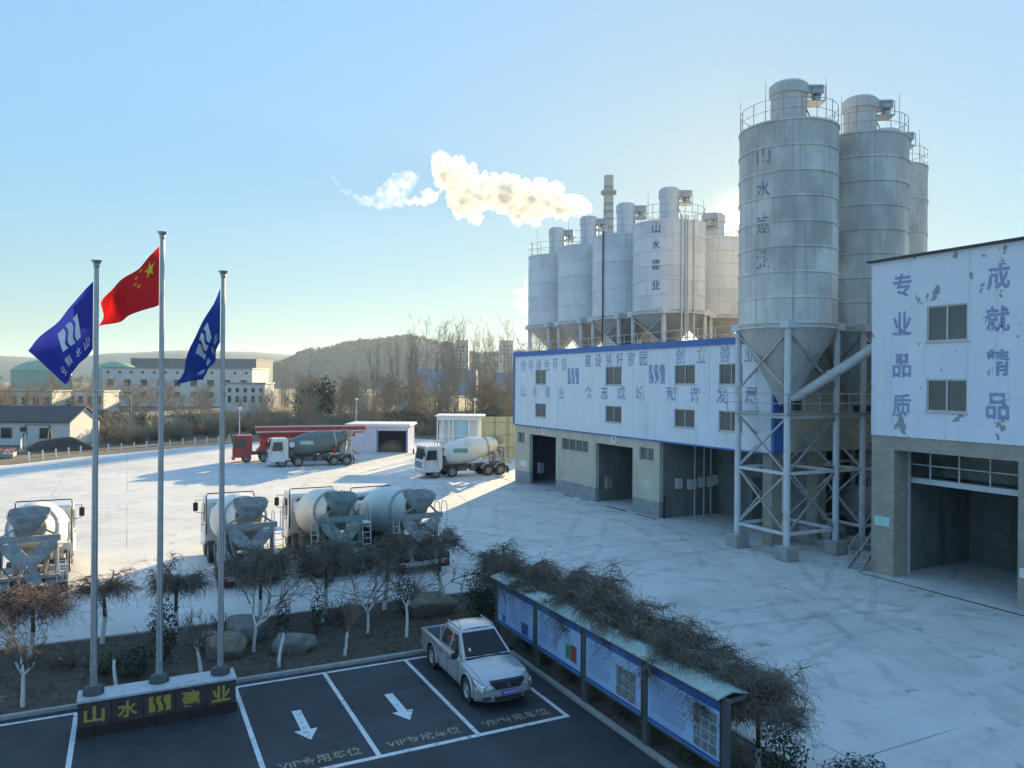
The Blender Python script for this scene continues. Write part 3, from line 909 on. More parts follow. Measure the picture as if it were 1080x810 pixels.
for k in range(5): mb.tube((29.95, 28.62 + k * 1.1, 7.48), (29.95, 28.62 + k * 1.1, 8.5), .022, n=5)
for z in (8.0, 8.5):
    mb.tube((29.95, 28.62, z), (42.4, 28.62, z), .02, n=5); mb.tube((29.95, 28.62, z), (29.95, 33.1, z), .02, n=5)
mb.build('catwalk_railing', M_steel, tw)
# screw conveyors
def conveyor(a, b, r, label):
    t = thing('screw_conveyor', label, 'conveyor', a, world=True)
    a, b = V(a), V(b)
    mb = MB().tube(a, b, r, n=16)
    mb.build('tube', M_pipe, t)
    d = (b - a).normalized()
    fl = MB()
    for k in (.0, .33, .66, 1.0):
        p = a.lerp(b, k); fl.tube(p - d * .05, p + d * .05, r + .06, n=16)
    fl.build('flange', M_pipe, t)
    MB().tube(a - d * .7, a - d * .02, r * .8, n=12).box(a.x - .3, a.x + .25, a.y - .3, a.y + .3, a.z - .6, a.z - .1).build('motor', M_dark, t)
    return t
conveyor((32.0, 30.2, 8.2), (34.6, 25.0, 12.1), .26, 'pale sloping screw conveyor tube rising from the nearest silo to the peeling wall')
conveyor((37.6, 30.2, 7.9), (39.5, 25.0, 11.0), .24, 'darker screw conveyor tube under the second tall silo')
# machinery standing between the legs
mt = thing('cement_tank', 'dark horizontal tank lying behind the silo legs', 'tank', (41.0, 30.5, 0), world=True)
MB().path([(38.5, 32, 1.9), (38.8, 32, 1.9), (43.5, 32, 1.9), (43.8, 32, 1.9)], [.6, 1.1, 1.1, .6], 24).build('vessel', M_cone, mt)
boxes((39.2, 39.5, 31.2, 32.8, 0, 1.0), (42.6, 42.9, 31.2, 32.8, 0, 1.0)).build('cradle', M_dark, mt)
st = thing('steel_stair', 'rusty steel stair leaning by the brick pillar', 'stair', (33, 26.3, 0), world=True)
mb = MB()
for y in (25.6, 26.3): mb.beam((31.6, y, .0), (34.4, y, 2.6), .06, .16)
for k in range(9): mb.box(31.75 + k * .3, 32.0 + k * .3, 25.62, 26.28, .25 + k * .28, .28 + k * .28)
mb.build('flight', M_steel, st)
mb = MB()
for y in (25.6, 26.3):
    mb.beam((31.6, y, 1.0), (34.4, y, 3.6), .04)
    for k in range(4): mb.beam((31.7 + k * .85, y, .1 + k * .8), (31.7 + k * .85, y, 1.1 + k * .8), .035)
mb.build('handrail', M_steel, st)
eq = thing('dosing_pump', 'grey dosing pump with motor on a concrete base inside the tower', 'pump', (35.2, 30.2, 0), world=True)
boxes((34.5, 36, 29.6, 31, 0, .35), b=.03).build('base', M_conc, eq)
MB().tube((34.6, 30.3, .8), (35.8, 30.3, .8), .35, n=16).box(35.0, 35.5, 30, 30.6, .35, 1.3).build('motor', M_steel, eq)
# ------------------------------------------------------------------ vehicles
M_cabw = mat('white_cab_paint', (.70, .71, .72), .32, var=.05, coat=.3, dirt=[((.36, .33, .29), 1.6, (1, 1, .4), .55, .75, .5)])
M_drum = mat('cream_drum_paint', (.72, .71, .65), .42, var=.06, scale=1, dirt=[((.46, .45, .40), .9, (1, 1, 1), .50, .70, .6), ((.30, .29, .27), 2.5, (1, 1, 1), .60, .75, .5)])
M_drumg = mat('grey_green_drum_paint', (.56, .61, .58), .45, var=.08, scale=1, dirt=[((.60, .60, .57), .8, (1, 1, 1), .52, .70, .6), ((.25, .27, .26), 2.2, (1, 1, 1), .60, .75, .5)])
M_drumd = mat('dark_green_drum_paint', (.10, .15, .15), .45, var=.12, dirt=[((.28, .29, .27), 1.6, (1, 1, 1), .55, .75, .5)])
M_cement = mat('cement_crusted_steel', (.30, .31, .31), .85, var=.25, scale=3, dirt=[((.50, .50, .48), 3, (1, 1, 1), .52, .68, .6), ((.13, .13, .13), 2, (1, 1, 1), .58, .72, .6)], bump=.4, bscale=14)
M_cementg = mat('greenish_crusted_steel', (.22, .29, .27), .8, var=.25, scale=3, dirt=[((.46, .47, .45), 3, (1, 1, 1), .52, .68, .6), ((.11, .12, .12), 2, (1, 1, 1), .58, .72, .6)], bump=.4, bscale=14)
M_chassis = mat('truck_chassis_paint', (.07, .075, .08), .65, var=.3, dirt=[((.28, .27, .25), 2, (1, 1, 1), .52, .72, .6)])
M_rim = mat('dusty_wheel_rim', (.28, .28, .28), .55, .3, var=.2)
M_tyre = mat('dusty_tyre', (.04, .04, .042), .85, var=.3, scale=6, dirt=[((.16, .155, .15), 5, (1, 1, 1), .5, .7, .6)])
M_redcab = mat('faded_red_paint', (.42, .045, .04), .42, var=.12, dirt=[((.30, .14, .12), 1.5, (1, 1, .5), .52, .72, .6)])
M_lamp = mat('headlamp_glass', (.75, .79, .80), .08, var=.45, scale=14, spec=.8)
M_redlamp = mat('red_lamp_glass', (.35, .02, .02), .25)
M_green = mat('green_drum_stripe', (.12, .33, .24), .5, var=.1)

def wheel_proto():
    pass

def wheel(parent, x, y, r, w, name='wheel', rimm=None, dual=False):
    """wheel lying in the local yz plane; x is the outer face"""
    s_ = 1 if x > 0 else -1
    T = Matrix.Translation((x, y, r)) @ Matrix.Rotation(s_ * PI / 2, 4, 'Y')
    p = new_obj(name, None, parent)
    ty = MB()
    prof = [(r * .60, -w * .02), (r * .80, 0), (r * .95, -w * .06), (r, -w * .2), (r, -w * .8), (r * .95, -w * .94), (r * .8, -w), (r * .55, -w)]
    ty.lathe(prof, 28, T)
    if dual: ty.lathe([(a, b - w * 1.12) for a, b in prof], 28, T)
    ty.build('tyre', M_tyre, p)
    rm = MB()
    rm.lathe([(.001, -w * .02), (r * .12, -w * .02), (r * .16, -w * .10), (r * .24, -w * .14), (r * .26, -w * .34 if dual else -w * .16), (r * .50, -w * .38 if dual else -w * .2), (r * .56, -w * .10), (r * .62, -w * .03), (r * .66, -w * .02)], 28, T)
    for k in range(8):
        a = k * PI / 4
        rm.lathe([(.001, .0), (r * .04, .0), (r * .04, -w * .3)], 6, T @ Matrix.Translation((r * .19 * math.cos(a), r * .19 * math.sin(a), -w * .08)))
    rm.build('rim', rimm or M_rim, p)
    return p

def truck_cab(t, y0, y1, m, w=2.42, zb=.55, zt=2.95, visor=True):
    """cab-over cab; y1 is the front"""
    hw = w / 2
    sec = MB()
    # side outline (y, z), front face slightly raked
    out = [(y0, zb + .35), (y0, zt - .12), (y0 + .12, zt), (y1 - .42, zt), (y1 - .22, zt - .12), (y1 - .03, zb + 1.15), (y1, zb + 1.0), (y1, zb + .1), (y1 - .1, zb), (y0 + .35, zb)]
    n = len(out)
    rows = []
    for x, ins in ((-hw, .07), (-hw + .07, 0), (hw - .07, 0), (hw, .07)):
        cy = (y0 + y1) / 2; cz = (zb + zt) / 2
        rows.append([V((x * (.94 if p[1] > zt - .3 else 1), p[0] + (cy - p[0]) * ins * .6, p[1] + (cz - p[1]) * ins * .5)) for p in out])
    vs = [v for r_ in rows for v in r_]
    fs = [tuple(range(n))[::-1]] + [tuple(range(3 * n, 4 * n))]
    for j in range(3):
        for i in range(n):
            i2 = (i + 1) % n
            fs.append((j * n + i, j * n + i2, (j + 1) * n + i2, (j + 1) * n + i))
    cab = sec.add(vs, fs).build('cab', m, t)
    # glazing
    g = MB()
    def fy(z): return y1 - .03 - (z - (zb + 1.15)) / (zt - .12 - zb - 1.15) * .19
    z0, z1 = zb + 1.22, zt - .22
    g.add([(-hw + .13, fy(z0) + .018, z0), (hw - .13, fy(z0) + .018, z0), (hw - .2, fy(z1) + .018, z1), (-hw + .2, fy(z1) + .018, z1)], [(0, 1, 2, 3)])
    g.build('windscreen', M_glass, cab)
    for s_ in (-1, 1):
        g = MB()
        x = s_ * (hw + .012)
        xt = s_ * (hw * .955 + .02)
        yy = y1 - .30
        pts = [(x, yy, zb + 1.15), (x, yy - 1.05, zb + 1.15), (xt, yy - 1.05, zt - .35), (xt, yy - .18, zt - .35)]
        g.add(pts, [(0, 1, 2, 3) if s_ < 0 else (3, 2, 1, 0)])
        g.add([(s_ * (hw - .02), p[1], p[2]) for p in pts], [(3, 2, 1, 0) if s_ < 0 else (0, 1, 2, 3)])
        g.build('side_window', M_glass, cab)
        d = MB()
        for a, b in ((yy + .05, yy + .03), (yy - 1.12, yy - 1.14)): d.box(s_ * hw - .004, s_ * hw + .004, b, a, zb + .45, zb + 1.9)
        d.box(s_ * hw, s_ * (hw + .05), yy - 1.0, yy - .8, zb + 1.0, zb + 1.05)
        d.build('door_seam', M_dark, cab)
        mr_ = MB()
        mr_.path([(s_ * (hw - .02), y1 - .3, zt - .25), (s_ * (hw + .25), y1 - .02, zt - .28), (s_ * (hw + .27), y1, zt - .9), (s_ * (hw - .02), y1 - .2, zt - .95)], .02, 6)
        mr_.box(s_ * (hw + .14), s_ * (hw + .38), y1 - .06, y1 + .04, zt - .85, zt - .4, b=.03)
        mr_.build('mirror', M_black, t)
        MB().box(s_ * (hw - .5), s_ * (hw - .06), y1 - .02, y1 + .045, zb + .02, zb + .27, b=.03).build('headlight', M_lamp, t)
    gr = MB()
    for k in range(3): gr.box(-hw + .3, hw - .3, y1 - .01, y1 + .025, zb + .42 + k * .19, zb + .54 + k * .19, b=.01)
    gr.build('grille', M_dark, cab)
    bp = MB(); bp.box(-hw, hw, y1 - .25, y1 + .1, zb - .22, zb - .01, b=.06)
    bp.build('bumper', m, t)
    if visor:
        MB().box(-hw * .86, hw * .86, y1 - .30, y1 - .02, zt - .11, zt - .05, b=.02).build('sun_visor', M_black, t)
    return cab

def mixer(label, drum_m=M_drum, group='concrete mixer trucks', cabm=None, crust=None, stripe_m=None, chute_turn=0.0):
    """concrete mixer truck, front towards local +y, about nine metres long"""
    cabm = cabm or M_cabw
    crust = crust or M_cement
    t = thing('mixer_truck', label, 'truck', (0, 0, 0), group)
    truck_cab(t, 2.55, 4.5, cabm)
    # chassis
    c = MB()
    for s_ in (-1, 1): c.box(s_ * .36 - .06, s_ * .36 + .06, -4.35, 4.2, .78, 1.08)
    for y in (-4.3, -2.2, 0, 1.6): c.box(-.3, .3, y - .06, y + .06, .8, 1.06)
    for y in (3.2, 1.6, -2.15, -3.5): c.tube((-1.0, y, .52), (1.0, y, .52), .1, n=8)
    for s_ in (-1, 1): c.box(s_ * .5, s_ * 1.0, .0, 1.0, .55, 1.0, b=.05)
    c.tube((.6, -.6, .8), (1.1, -.6, .8), .3, n=14); c.tube((-1.1, -.6, .8), (-.6, -.6, .8), .3, n=14)
    c.box(-.7, .7, 1.9, 2.45, 1.1, 2.0, b=.05)
    c.build('chassis', M_chassis, t)
    for s_ in (-1, 1):
        wheel(t, s_ * 1.18, 3.2, .52, .32); wheel(t, s_ * 1.18, 1.55, .52, .32)
        wheel(t, s_ * 1.22, -2.15, .52, .28, dual=True); wheel(t, s_ * 1.22, -3.5, .52, .28, dual=True)
        f = MB()
        for y in (-2.15, -3.5):
            T = Matrix.Translation((s_ * .92, y, .52)) @ Matrix.Rotation(PI / 2, 4, 'Y')
            f.lathe([(.62, -.32), (.64, -.32), (.64, .32), (.62, .32)], 14, T, a0=PI * .58, a1=PI * 1.42)
        f.build('mudguard', crust, t)
    # drum
    A = V((0, 2.05, 1.95)); B = V((0, -3.55, 2.98))
    ax = (B - A).normalized(); Ld = (B - A).length
    q = V((0, 0, 1)).rotation_difference(ax).to_matrix().to_4x4()
    DM = Matrix.Translation(A) @ q
    prof = [(.01, -.12), (.55, -.10), (.78, 0), (1.02, .5), (1.17, 1.25), (1.20, 1.9), (1.20, 2.7), (1.13, 3.2), (.95, 4.1), (.80, 4.75), (.66, 5.35), (.60, 5.55), (.54, 5.56), (.50, 5.2), (.01, 4.9)]
    d = MB().lathe(prof, 48, DM).build('drum', drum_m, t)
    MB().lathe([(.86, 4.35), (.97, 4.36), (.97, 4.52), (.84, 4.53)], 48, DM, smooth=False).build('roller_ring', M_steel, d)
    if stripe_m:
        for z0, z1, a0, a1 in ((.75, 2.1, -.50, -.12), (.75, 2.1, 2.6, 2.95)):
            s_ = MB()
            k = 12
            for i in range(k):
                za, zb_ = z0 + (z1 - z0) * i / k, z0 + (z1 - z0) * (i + 1) / k
                def rr(z):
                    for (r0, p0), (r1, p1) in zip(prof, prof[1:]):
                        if p0 <= z <= p1: return r0 + (r1 - r0) * (z - p0) / (p1 - p0) + .012
                    return 1.2
                sh = .25 * i / k
                for j in range(4):
                    b0, b1 = a0 + (a1 - a0) * j / 4 + sh, a0 + (a1 - a0) * (j + 1) / 4 + sh
                    s_.add([DM @ V((rr(z) * math.cos(b), rr(z) * math.sin(b), z)) for z, b in ((za, b0), (za, b1), (zb_, b1), (zb_, b0))], [(0, 1, 2, 3)], 0, True)
            s_.build('painted_stripe', stripe_m, d)
    # front pedestal and gear
    MB().box(-.55, .55, 1.95, 2.35, 1.08, 2.3, b=.05).box(-.8, .8, 2.2, 2.5, 2.3, 2.75, b=.08).build('gear_pedestal', M_chassis, t)
    MB().path([(-.95, 2.2, 2.3), (-.95, 2.2, 2.3), (.95, 2.2, 2.3), (.95, 2.2, 2.3)], [.01, .3, .3, .01], 18).build('water_tank', cabm, t)
    # rear frame with hopper and chute
    fr = MB()
    for s_ in (-1, 1):
        fr.beam((s_ * .98, -3.55, 1.05), (s_ * .92, -3.75, 2.75), .14, .16)
        fr.beam((s_ * .45, -3.0, 1.05), (s_ * .75, -3.2, 2.1), .14, .14)
        fr.beam((s_ * .92, -3.75, 2.72), (s_ * .42, -4.12, 3.1), .07)
    fr.box(-1.12, 1.12, -4.02, -3.86, 2.50, 2.74); fr.box(-1.0, 1.0, -3.2, -3.05, 1.95, 2.1)
    fr.box(-1.1, 1.1, -4.1, -3.9, 1.05, 1.17)
    fr.build('rear_frame', crust, t)
    # hopper: open funnel, deep at the back
    hp = MB()
    def hring(hw, y0, y1, z0, z1):
        out = []
        for k in range(18):
            t_ = 2 * PI * k / 18
            cx_, sy_ = math.cos(t_), math.sin(t_)
            ex = lambda v: math.copysign(abs(v) ** .55, v)
            f_ = (1 - ex(sy_)) / 2
            out.append((hw * ex(cx_), y1 + (y0 - y1) * f_, z1 + (z0 - z1) * f_))
        return out
    top = hring(.76, -4.36, -3.2, 3.56, 3.80); t2 = hring(.72, -4.33, -3.25, 3.42, 3.62)
    mid = hring(.52, -4.22, -3.4, 3.14, 3.24); bot = hring(.22, -4.02, -3.62, 2.84, 2.84)
    def loft(mb, rings, th=.025):
        n = len(rings[0])
        vs = [V(p) for r_ in rings for p in r_]
        fs = []
        for j in range(len(rings) - 1):
            for i in range(n):
                i2 = (i + 1) % n
                fs.append((j * n + i, (j + 1) * n + i, (j + 1) * n + i2, j * n + i2))
        mb.add(vs, fs)
        c_ = sum((V(p) for p in rings[0]), V()) / n
        vi = []
        for r_ in rings:
            cc = sum((V(p) for p in r_), V()) / n
            vi += [V(p) + (cc - V(p)).normalized() * th for p in r_]
        mb.add(vi, [f[::-1] for f in fs])
        o = len(mb.v) - len(vi)
        for i in range(n):
            i2 = (i + 1) % n
            mb.f.append((o - len(vs) + i, o - len(vs) + i2, o + i2, o + i)); mb.m.append(0); mb.sm.append(False)
    loft(hp, [top, t2, mid, bot])
    hp.build('hopper', crust, t)
    # collecting plates in a V, then the swivel chute
    ch = MB()
    for s_ in (-1, 1):
        pts = [(s_ * 1.0, -3.98, 2.48), (s_ * .88, -4.0, 2.15), (s_ * .26, -4.2, 1.48), (s_ * .01, -4.24, 1.46), (s_ * .01, -4.12, 2.02), (s_ * .42, -3.98, 2.48)]
        p = [V(a) for a in pts]
        ch.add(p + [a + V((0, -.05, 0)) for a in p], [(0, 1, 2, 3, 4, 5), (11, 10, 9, 8, 7, 6)] + [(i, (i + 1) % 6, 6 + (i + 1) % 6, 6 + i) for i in range(6)])
    ch.build('collecting_plates', crust, t)
    CM_ = Matrix.Translation((0, -4.2, 1.62)) @ Matrix.Rotation(chute_turn, 4, 'Z')
    n = 10
    cu = MB()
    rows = []
    for (y, z, r_) in ((.05, .0, .30), (-.35, -.22, .27), (-.85, -.50, .24)):
        rows.append([CM_ @ V((r_ * math.cos(PI + PI * k / n), y, z + r_ * math.sin(PI + PI * k / n))) for k in range(n + 1)])
    for off in (0, 1):
        vs = [v + (V((0, 0, .03)) if off else V()) for r_ in rows for v in r_]
        fs = []
        for j in range(2):
            for k in range(n):
                f = (j * (n + 1) + k, j * (n + 1) + k + 1, (j + 1) * (n + 1) + k + 1, (j + 1) * (n + 1) + k)
                fs.append(f if off else f[::-1])
        cu.add(vs, fs, 0, True)
    cu.tube(CM_ @ V((0, .15, -.75)), CM_ @ V((0, -.35, -.42)), .05, n=8)
    cu.build('discharge_chute', crust, t)
    MB().tube((0, -4.1, .95), (0, -4.1, 1.5), .09, n=12).build('chute_post', M_steel, t)
    # ladder and platform with looped hand rails on the right-hand side
    ld = MB()
    for x in (1.0, 1.38):
        ld.tube((x, -4.12, .75), (x, -3.95, 2.35), .022, n=6)
        ld.path([(x, -3.95, 2.3), (x, -3.94, 3.0), (x, -3.85, 3.2), (x, -3.45, 3.2), (x, -3.36, 3.0), (x, -3.35, 2.35)], .02, 6)
    for k in range(6): ld.tube((1.0, -4.1 + .03 * k, .85 + k * .27), (1.38, -4.1 + .03 * k, .85 + k * .27), .018, n=6)
    ld.box(.98, 1.42, -3.98, -3.3, 2.33, 2.37)
    ld.build('ladder', M_pipe, t)
    lt = MB()
    x = -1.05
    for xx in (-1.05, -1.36): lt.tube((xx, -4.0, 1.0), (xx, -3.85, 2.5), .02, n=6)
    for k in range(5): lt.tube((-1.05, -3.99 + .03 * k, 1.15 + k * .27), (-1.36, -3.99 + .03 * k, 1.15 + k * .27), .016, n=6)
    lt.build('hand_rail', M_pipe, t)
    # rear bumper and lamps
    rb_ = MB(); rb_.box(-1.2, 1.2, -4.5, -4.36, .42, .60, b=.02)
    for s_ in (-1, 1): rb_.box(s_ * .6 - .05, s_ * .6 + .05, -4.36, -4.2, .5, .9)
    rb_.build('rear_bumper', mat('striped_rear_bumper', (.45, .42, .40), .6, var=.2, scale=6), t)
    for s_ in (-1, 1): MB().box(s_ * 1.1 - .13, s_ * 1.1 + .1, -4.54, -4.505, .44, .58).build('tail_lamp', M_redlamp, t)
    for s_ in (-1, 1): MB().box(s_ * 1.15 - .25, s_ * 1.15 + .25, -4.22, -4.20, .18, .85).build('mud_flap', M_black, t)
    hs = MB()
    hs.path([(-.85, -3.6, 2.6), (-.95, -3.9, 2.2), (-.9, -4.05, 1.6), (-.6, -4.1, 1.2), (-.3, -4.0, 1.05)], .025, 6)
    hs.path([(.6, -3.3, 2.1), (.75, -3.9, 1.7), (.7, -4.1, 1.3)], .02, 6)
    hs.build('hose', M_black, t)
    # dark roof bar behind the cab
    rbm = MB()
    rbm.path([(-1.15, 2.5, 1.2), (-1.15, 2.5, 3.15), (-1.1, 2.5, 3.25), (1.1, 2.5, 3.25), (1.15, 2.5, 3.15), (1.15, 2.5, 1.2)], .03, 6)
    rbm.build('roof_bar', M_black, t)
    return t

def place(t, x, y, heading):
    """heading: direction of the front, degrees from +y towards -x"""
    t.location = (x, y, .002); t.rotation_euler = (0, 0, R(heading))
    return t
# four mixers parked with their backs to the planting bed
m1 = place(mixer('sunlit cream mixer truck parked alone with its back to the left flagpole', M_drum, chute_turn=.4), -3.5, 39.8, 0)
m2 = place(mixer('cream drum mixer truck behind the right-hand flagpole, first of three side by side', M_drum, chute_turn=-.3), 4.77, 39.1, 1)
m3 = place(mixer('mixer truck with a pale drum and greenish crusted frame, between two other parked mixers', M_drumg, crust=M_cementg, chute_turn=-1.0), 8.85, 39.2, 0)
m4 = place(mixer('mixer truck with a big pale grey drum, last of three side by side', M_drumg, chute_turn=-1.2), 12.1, 38.4, 5)
m5 = place(mixer('white mixer truck with green stripes driving out beside the long building', mat('white_drum_paint', (.70, .72, .68), .4, var=.05, dirt=[((.5, .5, .46), 1, (1, 1, 1), .55, .72, .5)]), stripe_m=M_green), 28.9, 68.3, 90)
m6 = place(mixer('white cabbed mixer truck with a dark green drum, in front of the red pump truck', M_drumd, stripe_m=mat('pale_drum_lettering_band', (.40, .48, .46), .6)), 17.6, 82.8, 86)

# red concrete pump truck
t = thing('pump_truck', 'long red concrete pump truck with its red boom folded flat, behind the dark drummed mixer', 'truck', (0, 0, 0))
truck_cab(t, 3.9, 5.9, M_redcab)
c = MB()
for s_ in (-1, 1): c.box(s_ * .4 - .06, s_ * .4 + .06, -5.6, 5.4, .78, 1.1)
c.box(-1.15, 1.15, -5.2, 3.4, 1.1, 1.35); c.box(-1.2, -.6, -1.0, 1.4, .5, 1.1, b=.05); c.box(.6, 1.2, -1.0, 1.4, .5, 1.1, b=.05)
c.build('chassis', M_chassis, t)
for s_ in (-1, 1):
    wheel(t, s_ * 1.18, 4.5, .52, .32); wheel(t, s_ * 1.18, 2.7, .52, .32)
    wheel(t, s_ * 1.22, -2.6, .52, .28, dual=True); wheel(t, s_ * 1.22, -4.0, .52, .28, dual=True)
    for y in (2.0, -4.9):
        MB().box(s_ * .95, s_ * 1.25, y - .16, y + .16, .7, 2.2, b=.03).tube((s_ * 1.1, y, .3), (s_ * 1.1, y, .75), .08).build('outrigger', M_redcab, t)
bm_ = MB()
bm_.box(-.30, .30, -8.6, 3.6, 3.30, 3.75, b=.04); bm_.box(-.95, -.40, -8.2, 3.5, 3.05, 3.52, b=.04); bm_.box(.40, .90, -7.8, 3.3, 3.0, 3.45, b=.04)
bm_.box(-.28, .28, -7.4, 3.2, 2.6, 3.2, b=.04)
bm_.build('folded_boom', M_redcab, t)
MB().tube((.0, -8.6, 3.84), (.0, 3.6, 3.84), .07).tube((-1.02, -8.2, 3.3), (-1.02, 3.5, 3.3), .07).build('delivery_pipe', M_pipe, t)
MB().lathe([(.75, 1.3), (.7, 1.5), (.5, 1.7), (.45, 2.6), (.01, 2.62)], 20, Matrix.Translation((0, 2.6, 0))).build('turret', M_redcab, t)
MB().box(-1.0, 1.0, -5.0, 1.5, 1.36, 2.3, b=.06).build('pump_housing', M_redcab, t)
MB().lathe([(.3, 1.0), (.85, 1.7), (.88, 1.75), (.8, 1.7), (.25, 1.05)], 16, Matrix.Translation((0, -5.7, 0))).build('rear_hopper', M_cement, t)
place(t, 16.2, 88.6, 84)

# ------------------------------------------------------------------ silver pickup
M_silver = mat('silver_car_paint', (.50, .51, .53), .26, .45, var=.05, coat=.5, dirt=[((.42, .40, .37), 1.6, (1, 1, .5), .52, .75, .5)])
M_plast = mat('grey_bumper_plastic', (.30, .30, .31), .55, var=.1)
M_tint = glass('tinted_car_glass', (.016, .019, .024), .05)
nodes_of(M_tint)[2].inputs['Specular IOR Level'].default_value = .35
def pickup():
    t = thing('pickup_truck', 'silver double cab pickup parked nose out in a marked bay', 'pickup', (0, 0, 0))
    # lower body: cross-sections along y (front = +y)
    #        y      hw    zbot  zbelt ztop  hwtop
    S = [(2.58, .62, .42, .62, .68, .50), (2.55, .74, .34, .68, .76, .62), (2.44, .83, .30, .74, .86, .72), (2.20, .88, .28, .82, .955, .76), (1.75, .90, .28, .90, 1.015, .78),
         (1.20, .905, .28, .95, 1.055, .78), (.95, .905, .28, .965, 1.075, .80), (.4, .905, .27, .97, 1.06, .82), (-.5, .905, .27, .985, 1.05, .84), (-.86, .905, .28, .99, 1.03, .86)]
    vs, fs = [], []
    ring = lambda y, hw, zb, zbt, zt, ht: [(hw * .90, zb), (hw * .985, zb + .06), (hw, (zb + zbt) / 2), (hw * .985, zbt - .03), (hw * .95, zbt + .03), (ht, zt - .015), (ht * .5, zt + .012), (0, zt + .018)]
    n = None
    for s_ in S:
        r_ = ring(*s_)
        full = [(x, z) for x, z in r_] + [(-x, z) for x, z in r_[-2::-1]]
        n = len(full)
        vs += [V((x, s_[0], z)) for x, z in full]
    for j in range(len(S) - 1):
        for i in range(n):
            i2 = (i + 1) % n
            fs.append((j * n + i, j * n + i2, (j + 1) * n + i2, (j + 1) * n + i))
    fs.append(tuple(range(n))); fs.append(tuple(range((len(S) - 1) * n, len(S) * n))[::-1])
    body = MB().add(vs, fs, 0, True)
    body.sm[-1] = body.sm[-2] = False
    # cargo bed sides joined to the same shell
    cut = []
    bo = body.build('body', M_silver, t)
    bed = MB()
    arc = [(-1.45 + .44 * math.cos(a), .37 + .44 * math.sin(a)) for a in [PI * (1 + .06) - PI * 1.12 * k / 16 for k in range(17)]]
    outl = [(-2.42, .46)] + [p for p in arc] + [(-.865, .34), (-.865, .97), (-.90, 1.0), (-2.39, 1.0), (-2.42, .97)]
    SM = Matrix(((0, 0, 1, 0), (1, 0, 0, 0), (0, 1, 0, 0), (0, 0, 0, 1)))
    bed.prism(outl, .80, .905, SM).prism(outl, -.905, -.80, SM)
    bed.box(-.80, .80, -2.42, -.87, .50, .56)
    bedo = bed.build('bed', M_silver, t)
    MB().box(-.795, .795, -2.415, -.9, .562, .575).box(-.798, -.790, -2.4, -.9, .58, .97).box(.790, .798, -2.4, -.9, .58, .97).box(-.79, .79, -.905, -.885, .58, .98).build('bed_liner', M_dark, bedo)
    MB().box(-.90, .90, -2.52, -2.425, .46, .99, b=.03).build('tailgate', M_silver, t)
    MB().path([(-.85, -.95, .99), (-.85, -2.4, 1.02), (-.85, -2.4, 1.02), (.85, -2.4, 1.02), (.85, -.95, .99)], .022, 6).path([(-.80, -.93, .98), (-.72, -.98, 1.46), (.72, -.98, 1.46), (.80, -.93, .98)], .028, 8).build('bed_rail', M_steel, t)
    # boolean wheel arches
    def cut_arch(o, cuts):
        for (y, z, r_) in cuts:
            cb = MB().lathe([(.001, -1.2), (r_, -1.2), (r_, 1.2), (.001, 1.2)], 28, Matrix.Translation((0, y, z)) @ Matrix.Rotation(PI / 2, 4, 'Y'), smooth=False)
            ce = MB()
            for s_ in (-1, 1):
                ce.lathe([(.001, .62), (r_, .62), (r_, 1.2), (.001, 1.2)], 28, Matrix.Translation((0, y, z)) @ Matrix.Rotation(s_ * PI / 2, 4, 'Y'), smooth=False)
            cm_ = ce.build('arch_cutter', M_dark)
            md = o.modifiers.new('arch', 'BOOLEAN'); md.operation = 'DIFFERENCE'; md.object = cm_; md.solver = 'EXACT'
            dg = bpy.context.evaluated_depsgraph_get()
            me = bpy.data.meshes.new_from_object(o.evaluated_get(dg))
            o.modifiers.clear(); o.data = me
            bpy.data.objects.remove(cm_)
    cut_arch(bo, [(1.60, .37, .43)])
    for s_ in (-1, 1):
        for y in (1.60, -1.45):
            T = Matrix.Translation((s_ * .905, y, .37)) @ Matrix.Rotation(s_ * PI / 2, 4, 'Y')
            # local x after this rotation points to -z (s=1), so the arc is built around the top
            mbf = MB()
            k = 18
            for i in range(k):
                a, b = -.04 * PI + 1.08 * PI * i / k, -.04 * PI + 1.08 * PI * (i + 1) / k
                def P_(an, r_, dx): return V((s_ * (.885 + dx), y + r_ * math.cos(an), .37 + r_ * math.sin(an)))
                q_ = [P_(a, .425, .0), P_(b, .425, .0), P_(b, .50, .0), P_(a, .50, .0), P_(a, .43, .034), P_(b, .43, .034), P_(b, .465, .026), P_(a, .465, .026)]
                mbf.add(q_, [(4, 5, 6, 7), (0, 4, 7, 3), (1, 2, 6, 5), (0, 1, 5, 4), (3, 7, 6, 2)])
            mbf.build('wheel_arch', M_silver, t)
            wl = MB(); wl.lathe([(.42, -.27), (.42, -.01)], 24, T); wl.lathe([(.42, -.27), (.02, -.27)], 24, T); wl.build('arch_liner', M_black, t)
        wheel(t, s_ * .90, 1.60, .365, .235, rimm=M_steel); wheel(t, s_ * .90, -1.45, .365, .235, rimm=M_steel)
    # greenhouse
    bot = [(.80, 1.12, 1.06), (.845, .5, 1.03), (.855, -.5, 1.03), (.80, -.90, 1.03)]
    top = [(.60, .32, 1.64), (.66, .0, 1.665), (.665, -.55, 1.66), (.62, -.84, 1.60)]
    def sym(r_): return [V(p) for p in r_] + [V((-p[0], p[1], p[2])) for p in r_[::-1]]
    gb, gt = sym(bot), sym(top)
    g = MB()
    mid = [a.lerp(b, .97) + V((0, 0, .0)) for a, b in zip(gb, gt)]
    roof = [V((p.x * .93, p.y + (-.02 if p.y > 0 else .03), p.z + .028)) for p in gt]
    g.add(gb + mid + gt + roof, [(j * 8 + i, j * 8 + (i + 1) % 8, (j + 1) * 8 + (i + 1) % 8, (j + 1) * 8 + i) for j in range(3) for i in range(8)])
    nc = 8
    rv = []
